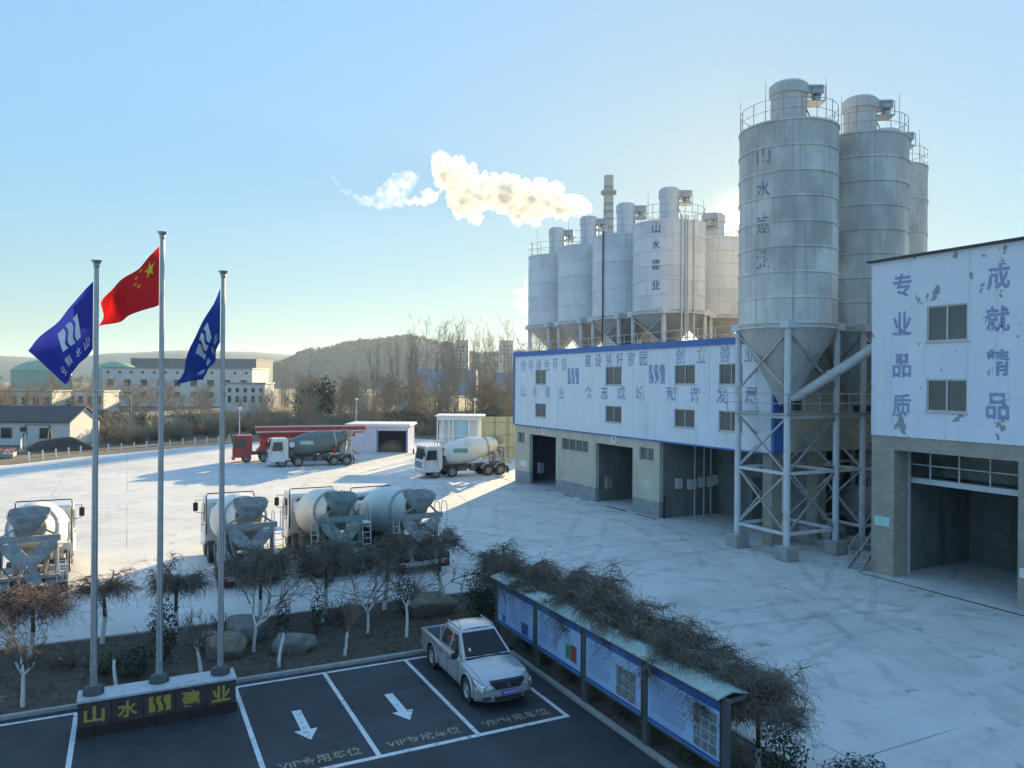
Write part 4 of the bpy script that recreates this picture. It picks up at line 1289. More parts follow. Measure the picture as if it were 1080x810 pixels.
    for k in range(4):
        a, b = roof[k], roof[7 - k]
        for i in range(nc + 1):
            q_ = a.lerp(b, i / nc); rv.append(q_ + V((0, 0, .030 * (1 - (2 * i / nc - 1) ** 2))))
    g.add(rv, [(k * (nc + 1) + i, k * (nc + 1) + i + 1, (k + 1) * (nc + 1) + i + 1, (k + 1) * (nc + 1) + i) for k in range(3) for i in range(nc)], 0, True)
    cabo = g.build('cab_roof', M_silver, t)
    for me_o in (cabo,):
        md = me_o.modifiers.new('soft_edges', 'BEVEL'); md.width = .02; md.segments = 3; md.limit_method = 'ANGLE'; md.angle_limit = R(25)
    def pane(name, q, off, parent=t, inset=None):
        q = [V(p) for p in q]
        nrm = (q[1] - q[0]).cross(q[3] - q[0]).normalized()
        MB().add([p + nrm * off for p in q] + [p - nrm * .02 for p in q], [(0, 1, 2, 3), (7, 6, 5, 4), (0, 4, 5, 1), (1, 5, 6, 2), (2, 6, 7, 3), (3, 7, 4, 0)]).build(name, M_tint, parent)
    def lerp4(a, b, c, d, u0, u1, v0, v1):
        f = lambda u, v: (V(a) * (1 - u) + V(b) * u) * (1 - v) + (V(d) * (1 - u) + V(c) * u) * v
        return [f(u0, v0), f(u1, v0), f(u1, v1), f(u0, v1)]
    # windscreen (front), rear screen, sides
    pane('windscreen', lerp4((-.80, 1.12, 1.06), (.80, 1.12, 1.06), (.60, .32, 1.64), (-.60, .32, 1.64), .05, .95, .06, .93)[::-1], .006)
    pane('rear_screen', lerp4((-.80, -.90, 1.03), (.80, -.90, 1.03), (.62, -.84, 1.60), (-.62, -.84, 1.60), .08, .92, .12, .9), .006)
    for s_ in (-1, 1):
        A_ = (s_ * .852, 1.02, 1.06); B_ = (s_ * .862, -.88, 1.04); C_ = (s_ * .662, -.80, 1.63); D_ = (s_ * .652, .28, 1.64)
        def sidepane(pts):
            q = [V(p) for p in pts]
            nrm = (q[1] - q[0]).cross(q[-1] - q[0]).normalized()
            if nrm.x * s_ < 0: nrm = -nrm
            k = len(q)
            f0 = tuple(range(k)); 
            if (q[1] - q[0]).cross(q[2] - q[1]).x * s_ < 0: f0 = f0[::-1]
            MB().add([p + nrm * .012 for p in q], [f0]).build('side_window', M_tint, t)
        P2 = lambda y, v: V((s_ * (.845 + (.66 - .845) * v), y, 1.05 + (1.63 - 1.05) * v))
        sidepane([P2(.80, .10), P2(.12, .10), P2(.10, .86), P2(.36, .86)])
        sidepane([P2(.02, .10), P2(-.68, .10), P2(-.60, .86), P2(.0, .86)])
        d = MB()
        for y in (.92, .06, -.74):
            d.beam((s_ * .909, y, .34), (s_ * .895, y, .96), .010, .012)
        d.box(s_ * .895, s_ * .912, -.72, .9, .335, .345)
        d.build('door_seam', M_dark, t)
        for y in (.16, -.66):
            MB().box(s_ * .90, s_ * .935, y, y + .18, .84, .875, b=.01).build('door_handle', M_dark, t)
        MB().box(s_ * .87, s_ * 1.08, .78, .90, 1.02, 1.20, b=.035).build('mirror', M_black, t)
        # lamps
        def Bs(y, tt, off=0.0):
            for A0, A1 in zip(S, S[1:]):
                if A1[0] <= y <= A0[0]:
                    f_ = (A0[0] - y) / (A0[0] - A1[0]); break
            s_i = [p + (q - p) * f_ for p, q in zip(A0, A1)]
            r_ = ring(*s_i); k_ = min(6, int(tt)); g_ = tt - k_
            x_ = r_[k_][0] * (1 - g_) + r_[k_ + 1][0] * g_; z_ = r_[k_][1] * (1 - g_) + r_[k_ + 1][1] * g_
            p = V((s_ * x_, y, z_))
            return p + (p - V((0, y - .75 * max(0, y - 1.9), .60))).normalized() * off
        def patch(y0, y1, lo, hi, off):
            nu, nv = 10, 8
            vs = [Bs(y0 + (y1 - y0) * i / nu, lo(i / nu) + (hi(i / nu) - lo(i / nu)) * j / nv, off) for i in range(nu + 1) for j in range(nv + 1)]
            fs = [(i * (nv + 1) + j, i * (nv + 1) + j + 1, (i + 1) * (nv + 1) + j + 1, (i + 1) * (nv + 1) + j) for i in range(nu) for j in range(nv)]
            if s_ < 0: fs = [f[::-1] for f in fs]
            return MB().add(vs, fs, 0, True)
        hl = patch(2.555, 2.05, lambda u: 2.2 + .75 * u, lambda u: 4.75 - 1.2 * u, .014).build('headlight', M_dark, t)
        patch(2.55, 2.09, lambda u: 2.32 + .75 * u, lambda u: 4.6 - 1.1 * u, .022).build('lens', M_lamp, hl)
        hd = MB()
        hd.path([Bs(y, 4.86, .004) for y in (2.40, 2.2, 1.9, 1.6, 1.3, 1.12)], .006, 4)
        hd.path([Bs(2.05 - .02 * k, 2.95 - .45 * k, .004) for k in range(5)], .005, 4)
        hd.build('bonnet_seam', M_dark, t)
        MB().box(s_ * .52, s_ * .76, 2.50, 2.60, .36, .46, b=.02).build('fog_lamp', M_dark, t)
        MB().box(s_ * .80, s_ * .915, -2.53, -2.40, .66, .97, b=.02).build('tail_lamp', M_redlamp, t)
        MB().box(s_ * .56, s_ * .60, -.75, .22, 1.69, 1.725, b=.01).build('roof_rail', M_steel, t)
    # front end
    gr = MB()
    gr.add([(-.53, 2.61, .84), (.53, 2.61, .84), (.38, 2.635, .65), (-.38, 2.635, .65), (-.53, 2.40, .86), (.53, 2.40, .86), (.36, 2.4, .64), (-.36, 2.4, .64)], [(3, 2, 1, 0), (0, 1, 5, 4), (2, 3, 7, 6), (1, 2, 6, 5), (3, 0, 4, 7)])
    gro = gr.build('grille', M_black, t)
    gs = MB()
    for k in range(4): gs.box(-.43 + k * .02, .43 - k * .02, 2.616 + k * .006, 2.632 + k * .006, .79 - k * .038, .80 - k * .038)
    gs.build('grille_bars', mat('grille_grey', (.12, .12, .13), .4, .4), gro)
    bd = MB(); bd.lathe([(.055, 0), (.068, .0), (.068, .02), (.055, .02)], 20, Matrix.Translation((0, 2.64, .745)) @ Matrix.Rotation(-PI / 2, 4, 'X'))
    bd.box(-.012, .012, 2.642, 2.658, .70, .79).box(-.035, .035, 2.642, 2.654, .735, .755)
    bd.build('badge', mat('chrome_trim', (.7, .7, .72), .15, .9), gro)
    bp = MB()
    n = 14
    top_, bt_ = [], []
    for k in range(n + 1):
        a = -1 + 2 * k / n
        x = .90 * a; y = 2.64 - .34 * abs(a) ** 3
        top_.append((x, y)); 
    vs, fs = [], []
    for (x, y) in top_:
        vs += [V((x, y - .05, .64)), V((x, y, .60)), V((x, y + .01, .40)), V((x, y - .06, .28)), V((x * .95, y - .35, .28)), V((x * .95, y - .35, .62))]
    for k in range(n):
        for i in range(6):
            i2 = (i + 1) % 6
            fs.append((k * 6 + i, (k + 1) * 6 + i, (k + 1) * 6 + i2, k * 6 + i2))
    fs.append(tuple(range(6))); fs.append(tuple(range(n * 6, n * 6 + 6))[::-1])
    bp.add(vs, fs, 0, True)
    bo2 = bp.build('front_bumper', M_silver, t)
    MB().box(-.42, .42, 2.60, 2.658, .33, .45, b=.015).build('air_intake', M_black, bo2)
    MB().box(-.86, .86, -2.66, -2.53, .42, .58, b=.03).build('rear_bumper', M_plast, t)
    pl = MB().box(-.22, .22, 2.652, 2.668, .47, .61, b=.006)
    po = pl.build('number_plate', mat('blue_number_plate', (.04, .10, .55), .4), t)
    # seven raised characters too worn to read
    ms = MB()
    for k in range(7): ms.box(.165 - k * .056, .165 - k * .056 - .03, 2.668, 2.671, .51, .575)
    ms.build('plate_characters', M_white, po)
    wp = MB(); wp.beam((-.5, 1.16, 1.075), (.0, 1.02, 1.15), .015); wp.beam((.0, 1.16, 1.075), (.5, 1.02, 1.15), .015); wp.build('wiper', M_black, t)
    MB().box(-.72, .72, 1.10, 1.19, 1.066, 1.084, b=.006).build('scuttle', M_black, t)
    MB().add([(.46, .93, 1.21), (.62, .91, 1.21), (.60, .82, 1.28), (.45, .83, 1.28)], [(0, 1, 2, 3)]).build('windscreen_sticker', M_white, t)
    MB().tube((.5, .2, 1.68), (.5, -.15, 1.86), .008, n=5).build('aerial', M_black, t)
    return t
pk = pickup()
pk.location = (9.42, 21.35, .006); pk.rotation_euler = (0, 0, PI - R(1.0)); pk.scale = (.95, .95, .97)
# ------------------------------------------------------------------ flagpoles on the lettered plinth
FWD = V((math.sin(YAW), math.cos(YAW), 0)); RGT = V((math.cos(YAW), -math.sin(YAW), 0))
M_marb = mat('brown_marble', (.075, .055, .06), .35, var=.3, scale=5, dirt=[((.14, .11, .12), 2, (1, 1, 1), .52, .7, .6)])
M_marbd = mat('dark_brown_marble', (.045, .028, .028), .4, var=.3, scale=5)
M_marbt = mat('pale_marble_top', (.50, .52, .54), .5, var=.12, scale=3, dirt=[((.22, .22, .22), 3, (1, 1, 1), .55, .72, .6)])
M_gold = mat('gold_sign_paint', (.50, .40, .09), .4, .2, var=.1)
sg = thing('sign_plinth', 'low brown marble plinth with gold characters carrying three flagpoles', 'sign', (.8, 22.4, 0), world=True)
PM = frame_m((-1.08, 22.02, 0), (1, 0, 0), (0, 0, 1))
mb = MB(); mb2 = MB()
for k in range(5):
    x0, x1 = k * .752 + .004, (k + 1) * .752 - .004
    MB().box(x0, x1, .24, .86, -.74, 0, M=PM, b=.006).build('marble_panel', M_marb, sg)
mb2.box(-.02, 3.78, .008, .235, -.76, .02, M=PM)
mb2.build('plinth_base', M_marbd, sg)
boxes((-1.10, 2.70, 22.0, 22.8, .862, .93), b=.01).build('plinth_top', M_marbt, sg)
for k, ch in enumerate('山水#建业'):
    MM = PM @ Matrix.Translation((.376 + k * .752, .55, 0))
    (logo_mb(.52, .40, MM, .006) if ch == '#' else text_mb(ch, .47, .42, MM, .006, .03)).build('gold_emblem' if ch == '#' else 'gold_character', M_gold, sg)
POLES = [(-.74, 22.45, 12.05), (.80, 22.6, 12.95), (2.33, 22.5, 12.0)]
for i, (x, y, h) in enumerate(POLES):
    t = thing('flagpole', ('steel flagpole of the large waving blue flag, leftmost on the plinth', 'tallest steel flagpole, flying the red flag', 'steel flagpole of the drooping blue flag, nearest the marked bays')[i], 'flagpole', (x, y, .93), 'flagpoles on the plinth', world=True)
    MB().path([(x, y, .93), (x, y, 5), (x, y, h - .2)], [.088, .075, .055], 16).build('pole', M_steel, t)
    MB().lathe([(.25, .93), (.25, 1.02), (.20, 1.10), (.10, 1.12)], 24, Matrix.Translation((x, y, 0))).build('base_collar', M_chassis, t)
    MB().lathe([(.05, h - .2), (.075, h - .16), (.07, h - .1), (.125, h - .02), (.13, h), (.01, h + .01)], 20, Matrix.Translation((x, y, 0))).build('finial', M_steel, t)
    MB().tube((x + .02, y - .1, 1.5), (x + .02, y - .075, h - .25), .006, n=4).build('halyard', M_white, t)

M_flagb = mat('blue_flag_cloth', (.022, .035, .30), .8, var=.12, scale=2)
M_flagb2 = mat('deep_blue_flag_cloth', (.014, .045, .24), .8, var=.12, scale=2)
M_flagr = mat('red_flag_cloth', (.58, .012, .016), .8, var=.08, scale=2)
M_fwhite = mat('flag_white_print', (.68, .70, .76), .8)
M_fyel = mat('flag_yellow_print', (.72, .52, .04), .8)
for m_, cl in ((M_flagb, (.03, .05, .4)), (M_flagb2, (.02, .06, .34)), (M_flagr, (.8, .02, .02))):
    N, L, b = nodes_of(m_)
    tr = N.new('ShaderNodeBsdfTranslucent'); tr.inputs[0].default_value = (*cl, 1)
    mx = N.new('ShaderNodeMixShader'); mx.inputs[0].default_value = .35
    L.new(b.outputs[0], mx.inputs[1]); L.new(tr.outputs[0], mx.inputs[2]); L.new(mx.outputs[0], N['Material Output'].inputs[0])
def flag(name, label, pole, z, corners, cloth, amp, seed, emblem):
    """corners: (right, up) metres from the hoist point for hoist-top, hoist-bottom, fly-top, fly-bottom"""
    px_, py_ = pole
    O = V((px_, py_, z)) - FWD * .02 - RGT * .07
    def S(u, v, off=0.0):
        h = [V(corners[0]) * (1 - v) + V(corners[1]) * v, V(corners[2]) * (1 - v) + V(corners[3]) * v]
        p = h[0] * (1 - u) + h[1] * u
        w = amp * (u ** .8) * (math.sin(2 * PI * (1.25 * u + .55 * v) + seed) + .45 * math.sin(2 * PI * (2.6 * u - .9 * v) + seed * 2.3))
        sag = .10 * amp * math.sin(2 * PI * (1.5 * u + .3 * v) + seed)
        return O + RGT * p[0] + V((0, 0, p[1] + sag)) - FWD * (w + off)
    t = thing(name, label, 'flag', tuple(O), world=True)
    nu, nv = 44, 26
    vs = [S(i / nu, j / nv) for j in range(nv + 1) for i in range(nu + 1)]
    fs = [(j * (nu + 1) + i, j * (nu + 1) + i + 1, (j + 1) * (nu + 1) + i + 1, (j + 1) * (nu + 1) + i) for j in range(nv) for i in range(nu)]
    MB().add(vs, fs, 0, True).build('cloth', cloth, t)
    emblem(t, S)
    return t
def on_flag(t, S, polys, m, name):
    """small triangles so that the print follows the folds of the cloth; on both faces"""
    mb = MB()
    for p in polys:
        bm = bmesh.new()
        f = bm.faces.new([bm.verts.new((q[0], q[1], 0)) for q in p])
        bmesh.ops.triangulate(bm, faces=bm.faces[:])
        for _ in range(2): bmesh.ops.subdivide_edges(bm, edges=[e for e in bm.edges if e.calc_length() > .04], cuts=1, use_grid_fill=True)
        bmesh.ops.triangulate(bm, faces=bm.faces[:])
        bm.verts.index_update()
        for off in (.012, -.012):
            mb.add([S(v.co.x, v.co.y, off) for v in bm.verts], [[v.index for v in f.verts] for f in bm.faces], 0, True)
        bm.free()
    mb.build(name, m, t)
def logo_uv(cu, cv, w, h):
    out = []
    for p in logo_polys(w, h):
        n = len(p) // 2
        for i in range(n - 1):
            q = [p[i], p[len(p) - 1 - i], p[len(p) - 2 - i], p[i + 1]]
            out.append([(cu + a, cv - b) for a, b in q])
    return out
def company(chars):
    def e(t, S):
        on_flag(t, S, logo_uv(.46, .40, .34, .40), M_fwhite, 'emblem')
        for off in (.012, -.012):
            for k, ch in enumerate('山水建业'):
                u0 = .17 + .22 * k
                text_mb(ch, .13, .17, None, bold=.01, map_fn=lambda x, y: S(u0 + x, .80 - y, off)).build('lettering', M_fwhite, t)
    return e
def star(cu, cv, r, rot=0.0, asp=1.5):
    pts = []
    for k in range(10):
        rr = r if k % 2 == 0 else r * .4
        a = rot + PI * k / 5
        pts.append((cu + rr * math.sin(a) / asp, cv - rr * math.cos(a)))
    c_ = (cu, cv)
    return [[c_, pts[k], pts[(k + 1) % 10]] for k in range(10)]
def stars(t, S):
    on_flag(t, S, star(.167, .25, .15), M_fyel, 'large_star')
    for u, v in ((.333, .10), (.40, .20), (.40, .35), (.333, .45)):
        on_flag(t, S, star(u, v, .05, .4), M_fyel, 'small_star')
k1, k2, k3 = 19.8 / 811, 20.6 / 811, 21.1 / 811
flag('flag', 'large blue company flag with white wave bars blowing out to the left', POLES[0][:2], 11.50, [(0, 0), (0, -71 * k1), (-67 * k1, -73 * k1), (-31 * k1, -108 * k1)], M_flagb, .10, .6, company(1))
flag('flag', 'red national flag with yellow stars on the tallest pole', POLES[1][:2], 12.55, [(0, 0), (0, -61 * k2), (-62 * k2, -59 * k2), (-61 * k2, -85 * k2)], M_flagr, .16, 2.1, stars)
flag('flag', 'blue company flag drooping in folds from the right-hand pole', POLES[2][:2], 11.55, [(0, 0), (0, -58 * k3), (-49 * k3, -104 * k3), (-15 * k3, -98 * k3)], M_flagb2, .20, 4.0, company(1))

# ------------------------------------------------------------------ notice boards under a pale canopy
nb = thing('notice_board', 'long roofed notice board of four blue panels beside the car park', 'notice board', (11.5, 18, 0), world=True)
M_post = mat('grey_post_paint', (.09, .10, .11), .5, var=.15)
M_board = mat('pale_blue_poster', (.40, .58, .84), .3, var=.10, scale=1.5, coat=.3)
M_bhead = mat('poster_blue_header', (.05, .14, .45), .3, var=.15, coat=.3)
M_ink = mat('poster_ink', (.16, .27, .50), .4)
M_photo = [mat('poster_photo_grey', (.22, .25, .24), .35, var=.7, scale=9), mat('poster_photo_green', (.10, .28, .14), .35, var=.5, scale=7), mat('poster_photo_red', (.36, .09, .08), .35, var=.4, scale=7), mat('poster_photo_blue', (.06, .13, .30), .35, var=.6, scale=9)]
BY = [23.9, 21.07, 18.25, 15.42, 12.6]
for y in BY:
    boxes((11.40, 11.52, y - .09, y + .09, .0, 2.28), b=.01).build('post', M_post, nb)
for k in range(4):
    y1, y0 = BY[k] - .13, BY[k + 1] + .13
    BMx = frame_m((11.405, y1, .78), (0, -1, 0), (0, 0, 1))
    W_ = y1 - y0
    p = MB().box(0, W_, 0, 1.36, -.07, 0, M=BMx).build('panel', M_board, nb)
    f = MB()
    f.box(-.03, -.002, -.05, 1.41, -.08, .02, M=BMx); f.box(W_ + .002, W_ + .03, -.05, 1.41, -.08, .02, M=BMx); f.box(0, W_, -.05, -.002, -.08, .025, M=BMx); f.box(0, W_, 1.362, 1.41, -.08, .025, M=BMx)
    f.build('panel_frame', M_post, p)
    MB().box(.02, W_ - .02, 1.18, 1.35, .001, .005, M=BMx).box(.02, W_ - .02, .015, .10, .001, .005, M=BMx).build('header_band', M_bhead, p)
    ink = MB()
    rr = random.Random(k)
    cols = [(.12, 1.25)] if k else [(.10, .75), (.85, 1.5), (1.6, 2.3)]
    for a, b in cols:
        b = min(b + (.25 if k == 3 else 0), W_ - .2)
        v = 1.08
        while v > .25:
            ink.box(a, b - rr.random() * (b - a) * (.45 if rr.random() < .3 else .08), v, v + .018, .001, .004, M=BMx)
            v -= .052
    ink.build('text_lines', M_ink, p)
    if k == 0: ph = [(1.75, 2.2, .14, .50, 3), (.35, .55, .14, .36, 3)]
    elif k == 1: ph = [(1.72, 1.98, .25, .66, 1), (2.0, 2.32, .25, .72, 2)]
    elif k == 2: ph = [(1.48 + .29 * i, 1.75 + .29 * i, .16 + .26 * j, .40 + .26 * j, 0) for i in range(3) for j in range(3)]
    else: ph = [(1.70 + .26 * i, 1.93 + .26 * i, .15 + .24 * j, .36 + .24 * j, 0) for i in range(3) for j in range(4)]
    for a, b, c_, d_, mi in ph:
        MB().box(a, b, c_, d_, .002, .006, M=BMx).build('photo', M_photo[mi], p)
M_canopy = mat('pale_green_canopy_sheet', (.36, .46, .43), .5, var=.15, scale=2, dirt=[((.24, .24, .20), 2.5, (1, 1, 1), .52, .68, .6)])
mb = MB()
mb.prism([(11.24, 2.27), (11.25, 2.31), (11.66, 2.41), (12.1, 2.30), (12.08, 2.27), (11.66, 2.37)], -24.05, -12.62, Matrix(((1, 0, 0, 0), (0, 0, -1, 0), (0, 1, 0, 0), (0, 0, 0, 1))))
mb.build('canopy', M_canopy, nb)
mb = MB()
for y in BY: MB().beam((11.46, y, 2.2), (12.0, y, 2.24), .06, .08).build('canopy_bracket', M_post, nb)

# ------------------------------------------------------------------ plants
M_bark = mat('grey_brown_bark', (.085, .07, .058), .9, var=.3, scale=8)
M_twig = mat('dark_twigs', (.165, .135, .105), .9, var=.35, scale=2)
M_twigr = mat('red_brown_twigs', (.24, .16, .125), .9, var=.4, scale=2)
M_wash = mat('white_trunk_wash', (.66, .67, .66), .85, var=.12, scale=10)
M_bgbark = mat('pale_bark', (.30, .26, .20), .9, var=.25, scale=1)
M_bgtwig = mat('winter_twigs', (.31, .265, .205), .9, var=.3, scale=.4)
M_bgtwig2 = mat('ochre_winter_twigs', (.34, .25, .16), .9, var=.3, scale=.4)
M_dead = mat('dead_leaf', (.20, .14, .07), .9, var=.3, scale=9)
M_ever = mat('evergreen_leaf', (.028, .045, .024), .7, var=.4, scale=3)
M_ever2 = mat('olive_leaf', (.07, .085, .03), .7, var=.4, scale=3)
M_bamb = mat('yellow_green_leaf', (.17, .17, .055), .75, var=.35, scale=1)

def wander(p, d, L, n, rng, bend=.25, droop=0.0):
    pts = [V(p)]
    d = V(d).normalized()
    for k in range(n):
        d = (d + V((rng.gauss(0, bend), rng.gauss(0, bend), rng.gauss(0, bend) - droop))).normalized()
        pts.append(pts[-1] + d * (L / n))
    return pts, d
def taper(r0, r1, n): return [r0 + (r1 - r0) * k / n for k in range(n + 1)]

def weeping_tree(seed, H=1.75, Rr=1.5, ntw=420, twig=M_twig, top=.75, lean=(0, 0)):
    """pagoda tree: whitewashed trunk, umbrella of hanging, twisted shoots"""
    rng = random.Random(seed)
    t = thing('weeping_tree', None, 'tree')
    p0 = V((0, 0, 0)); p1 = V((lean[0], lean[1], H))
    tr = MB()
    mid = p0.lerp(p1, .5) + V((rng.gauss(0, .04), rng.gauss(0, .04), 0))
    tr.path([mid - V((0, 0, .02)), mid.lerp(p1, .5), p1], [.062, .056, .06], 10)
    tro = tr.build('trunk', M_bark, t)
    MB().path([p0 - V((0, 0, .05)), p0.lerp(mid, .5), mid], [.085, .07, .066], 10).build('whitewash', M_wash, tro)
    cr = MB()
    nodes = []
    nl = 9
    for k in range(nl):
        a = 2 * PI * (k + rng.random() * .6) / nl
        L = Rr * rng.uniform(.55, .85)
        d = V((math.cos(a), math.sin(a), rng.uniform(.35, .85)))
        pts, _ = wander(p1, d, L, 5, rng, .24, .12)
        cr.path(pts, taper(.042, .018, 5), 5)
        nodes += [(q, a) for q in pts[2:]]
        for j in range(3):
            q = pts[rng.randint(1, 4)]
            b = a + rng.gauss(0, .9)
            pt2, _ = wander(q, (math.cos(b), math.sin(b), rng.uniform(.0, .6)), Rr * rng.uniform(.3, .6), 4, rng, .35, .14)
            cr.path(pt2, taper(.022, .010, 4), 4)
            nodes += [(z, b) for z in pt2[1:]]
    for k in range(ntw):
        q, a = rng.choice(nodes)
        b = a + rng.gauss(0, .9)
        d = V((math.cos(b), math.sin(b), rng.uniform(-.1, 1.0)))
        L = rng.uniform(.35, .9) * Rr * .75
        n = 7
        pts = [V(q)]
        curl = rng.gauss(0, .5)
        for i in range(n):
            d = (d + V((rng.gauss(0, .30) - curl * d.y, rng.gauss(0, .30) + curl * d.x, rng.gauss(0, .25) - .26))).normalized()
            pts.append(pts[-1] + d * (L / n))
        cr.path(pts, taper(.0085, .003, n), 3, cap=False)
    for k in range(ntw // 6):
        q, a = rng.choice(nodes)
        leaf_mass(cr, q + V((rng.gauss(0, .2), rng.gauss(0, .2), rng.gauss(0, .15))), .08, 1, .028, rng, m=1)
    cr.build('crown', [twig, M_dead], t)
    return t

def small_bare_tree(seed, H=1.0, fork=3, Lr=1.1, wash=.65, twig=M_twig, spread=.6, levels=3):
    rng = random.Random(seed)
    t = thing('bare_tree', None, 'tree')
    pts, d = wander((0, 0, -.05), (rng.gauss(0, .06), rng.gauss(0, .06), 1), H, 4, rng, .07)
    tr = MB(); cr = MB(); ws = MB()
    rad = taper(.06, .042, 4)
    tro = ws.path(pts, rad, 8).build('trunk', M_wash, t)
    ws = MB()
    def grow(p, d, L, r, lv):
        pt, dd = wander(p, d, L, 4, rng, .16, -.03)
        rr_ = taper(r, r * .55, 4)
        if lv == levels and fork > 1:
            ws.path(pt[:3], rr_[:3], 6); cr.path(pt[2:], rr_[2:], 5)
        else:
            cr.path(pt, rr_, 5 if lv > 1 else 3)
        if lv <= 0: return
        for k in range(4 if lv > 1 else 5):
            q = pt[rng.randint(1, 4)]
            nd = (dd + V((rng.gauss(0, spread), rng.gauss(0, spread), rng.gauss(.15, spread * .6)))).normalized()
            grow(q, nd, L * rng.uniform(.5, .85), max(.006, r * .5), lv - 1)
    for k in range(fork):
        a = 2 * PI * k / fork + rng.random()
        grow(pts[-1], (math.cos(a) * spread * 1.3, math.sin(a) * spread * 1.3, 1), Lr * rng.uniform(.4, .6), .034, levels)
    if ws.v: ws.build('whitewash', M_wash, tro)
    cr.build('crown', twig, t)
    return t

def leaf_mass(mb, c, r, n, size, rng, sq=(1, 1, 1), m=0, shell=.35):
    """leaf-sized faces through an uneven crown volume"""
    c = V(c)
    for k in range(n):
        d = V((rng.gauss(0, 1), rng.gauss(0, 1), rng.gauss(0, 1))).normalized()
        rad = r * (shell + (1 - shell) * rng.random() ** .6) * (1 + .28 * noise.noise(d * 2.2 + c))
        p = c + V((d.x * sq[0], d.y * sq[1], d.z * sq[2])) * rad
        nrm = (d + V((rng.gauss(0, .5), rng.gauss(0, .5), rng.gauss(.2, .5)))).normalized()
        a = nrm.cross(V((rng.gauss(0, 1), rng.gauss(0, 1), rng.gauss(0, 1)))).normalized()
        b = nrm.cross(a)
        s = size * rng.uniform(.6, 1.4)
        mb.add([p - a * s, p - b * s * .5, p + a * s, p + b * s * .5], [(0, 1, 2, 3)], m)
    return mb

def shrub(seed, r, h, n, size, leaf, stems=6, name='shrub'):
    rng = random.Random(seed)
    t = thing(name, None, 'shrub')
    st = MB()
    for k in range(stems):
        a = rng.random() * 2 * PI
        pts, _ = wander((0, 0, 0), (math.cos(a) * .5, math.sin(a) * .5, 1), h * .8, 4, rng, .15)
        st.path(pts, taper(.02, .007, 4), 4)
    st.build('stem', M_bark, t)
    mb = MB()
    leaf_mass(mb, (0, 0, h * .55), r, n, size, rng, (1, 1, h * .55 / r))
    mb.build('foliage', leaf, t)
    return t
def twig_shrub(seed, r, h, n, m, name='bare_shrub', rad=.012):
    rng = random.Random(seed)
    t = thing(name, None, 'shrub')
    mb = MB(); nodes = []
    for k in range(n // 8):
        a = rng.random() * 2 * PI
        pts, _ = wander((rng.gauss(0, r * .25), rng.gauss(0, r * .25), 0), (math.cos(a) * r / h, math.sin(a) * r / h, 1), h * rng.uniform(.6, 1.05), 4, rng, .14)
        mb.path(pts, taper(rad * 1.6, rad * .8, 4), 4); nodes += pts[1:]
    for k in range(n):
        p = rng.choice(nodes)
        pts, _ = wander(p, (rng.gauss(0, .7), rng.gauss(0, .7), rng.uniform(.1, 1)), h * rng.uniform(.15, .35), 3, rng, .25)
        mb.path(pts, taper(rad * .8, rad * .35, 3), 3, cap=False)
    mb.build('branches', m, t)
    return t
def put(t, x, y, z=0.0, rz=0.0, s=1.0, label=None, group=None):
    t.location = (x, y, z); t.rotation_euler = (0, 0, rz); t.scale = (s, s, s)
    return tag(t, label, None, group)

# weeping trees at the back of the planting bed
gW = 'weeping trees along the planting bed'
W = [weeping_tree(s, H, R_, n, tw, lean=ln) for s, H, R_, n, tw, ln in (
    (1, 1.75, 1.55, 1900, M_twigr, (.1, 0)), (2, 1.75, 1.15, 850, M_twig, (.05, 0)), (3, 1.95, 1.25, 1300, M_twig, (.05, .05)), (4, 2.0, 1.55, 1900, M_twig, (0, 0)))]
put(W[0], -2.75, 28.6, .07, 0, 1.0, 'reddish weeping tree in front of the sunlit mixer truck at the left edge', gW)  # reddish light on this crown is put into its twig colour
put(W[1], -.73, 29.4, .07, 1, 1.0, 'thin weeping tree with a dark trunk, beside the left flagpole', gW)
put(W[2], 1.60, 28.7, .07, 2, 1.0, 'dense round weeping tree on a whitewashed trunk between the middle and right flagpoles', gW)
put(W[3], 4.35, 29.0, .07, 3, 1.0, 'wide weeping tree hiding the wheels of the first of three parked mixers', gW)
def wcopy(i, x, y, z, rz, s, label, g=gW):
    return put(copy_tree(W[i]), x, y, z, rz, s, label, g)
wcopy(3, 6.75, 29.2, .07, 4.2, .98, 'weeping tree in front of the middle mixer truck with the greenish frame')
wcopy(2, 9.0, 29.0, .07, 5.0, 1.15, 'weeping tree in front of the mixer truck with the big pale grey drum')
wcopy(1, 11.6, 29.5, .07, 2.6, 1.25, 'weeping tree at the corner of the bed, behind the round evergreen bush')
gB = 'weeping trees behind the notice board'
bt = ['weeping tree behind the far end of the notice board', 'weeping tree behind the first joint of the notice board panels', 'bushy weeping tree behind the second panel from the far end',
      'tall weeping tree behind the third notice panel', 'weeping tree over the joint of the third and nearest panels', 'weeping tree spilling over the canopy above the nearest panel', 'weeping tree leaning over the last post of the notice board', 'weeping tree standing past the near end of the notice board']
for k, (y, z_, s_) in enumerate(((26.6, .0, 1.02), (24.0, .05, 1.0), (21.9, .05, 1.0), (19.4, .1, 1.07), (17.0, .05, 1.0), (14.9, .05, 1.0), (13.6, .0, .9), (13.0, -.05, .86))):
    wcopy((2, 3, 3, 3, 3, 3, 3, 3)[k], 13.0 - (.58 if k in (1, 2, 3, 4, 5, 6) else .25), y, z_, k * 1.37, s_, bt[k], gB)
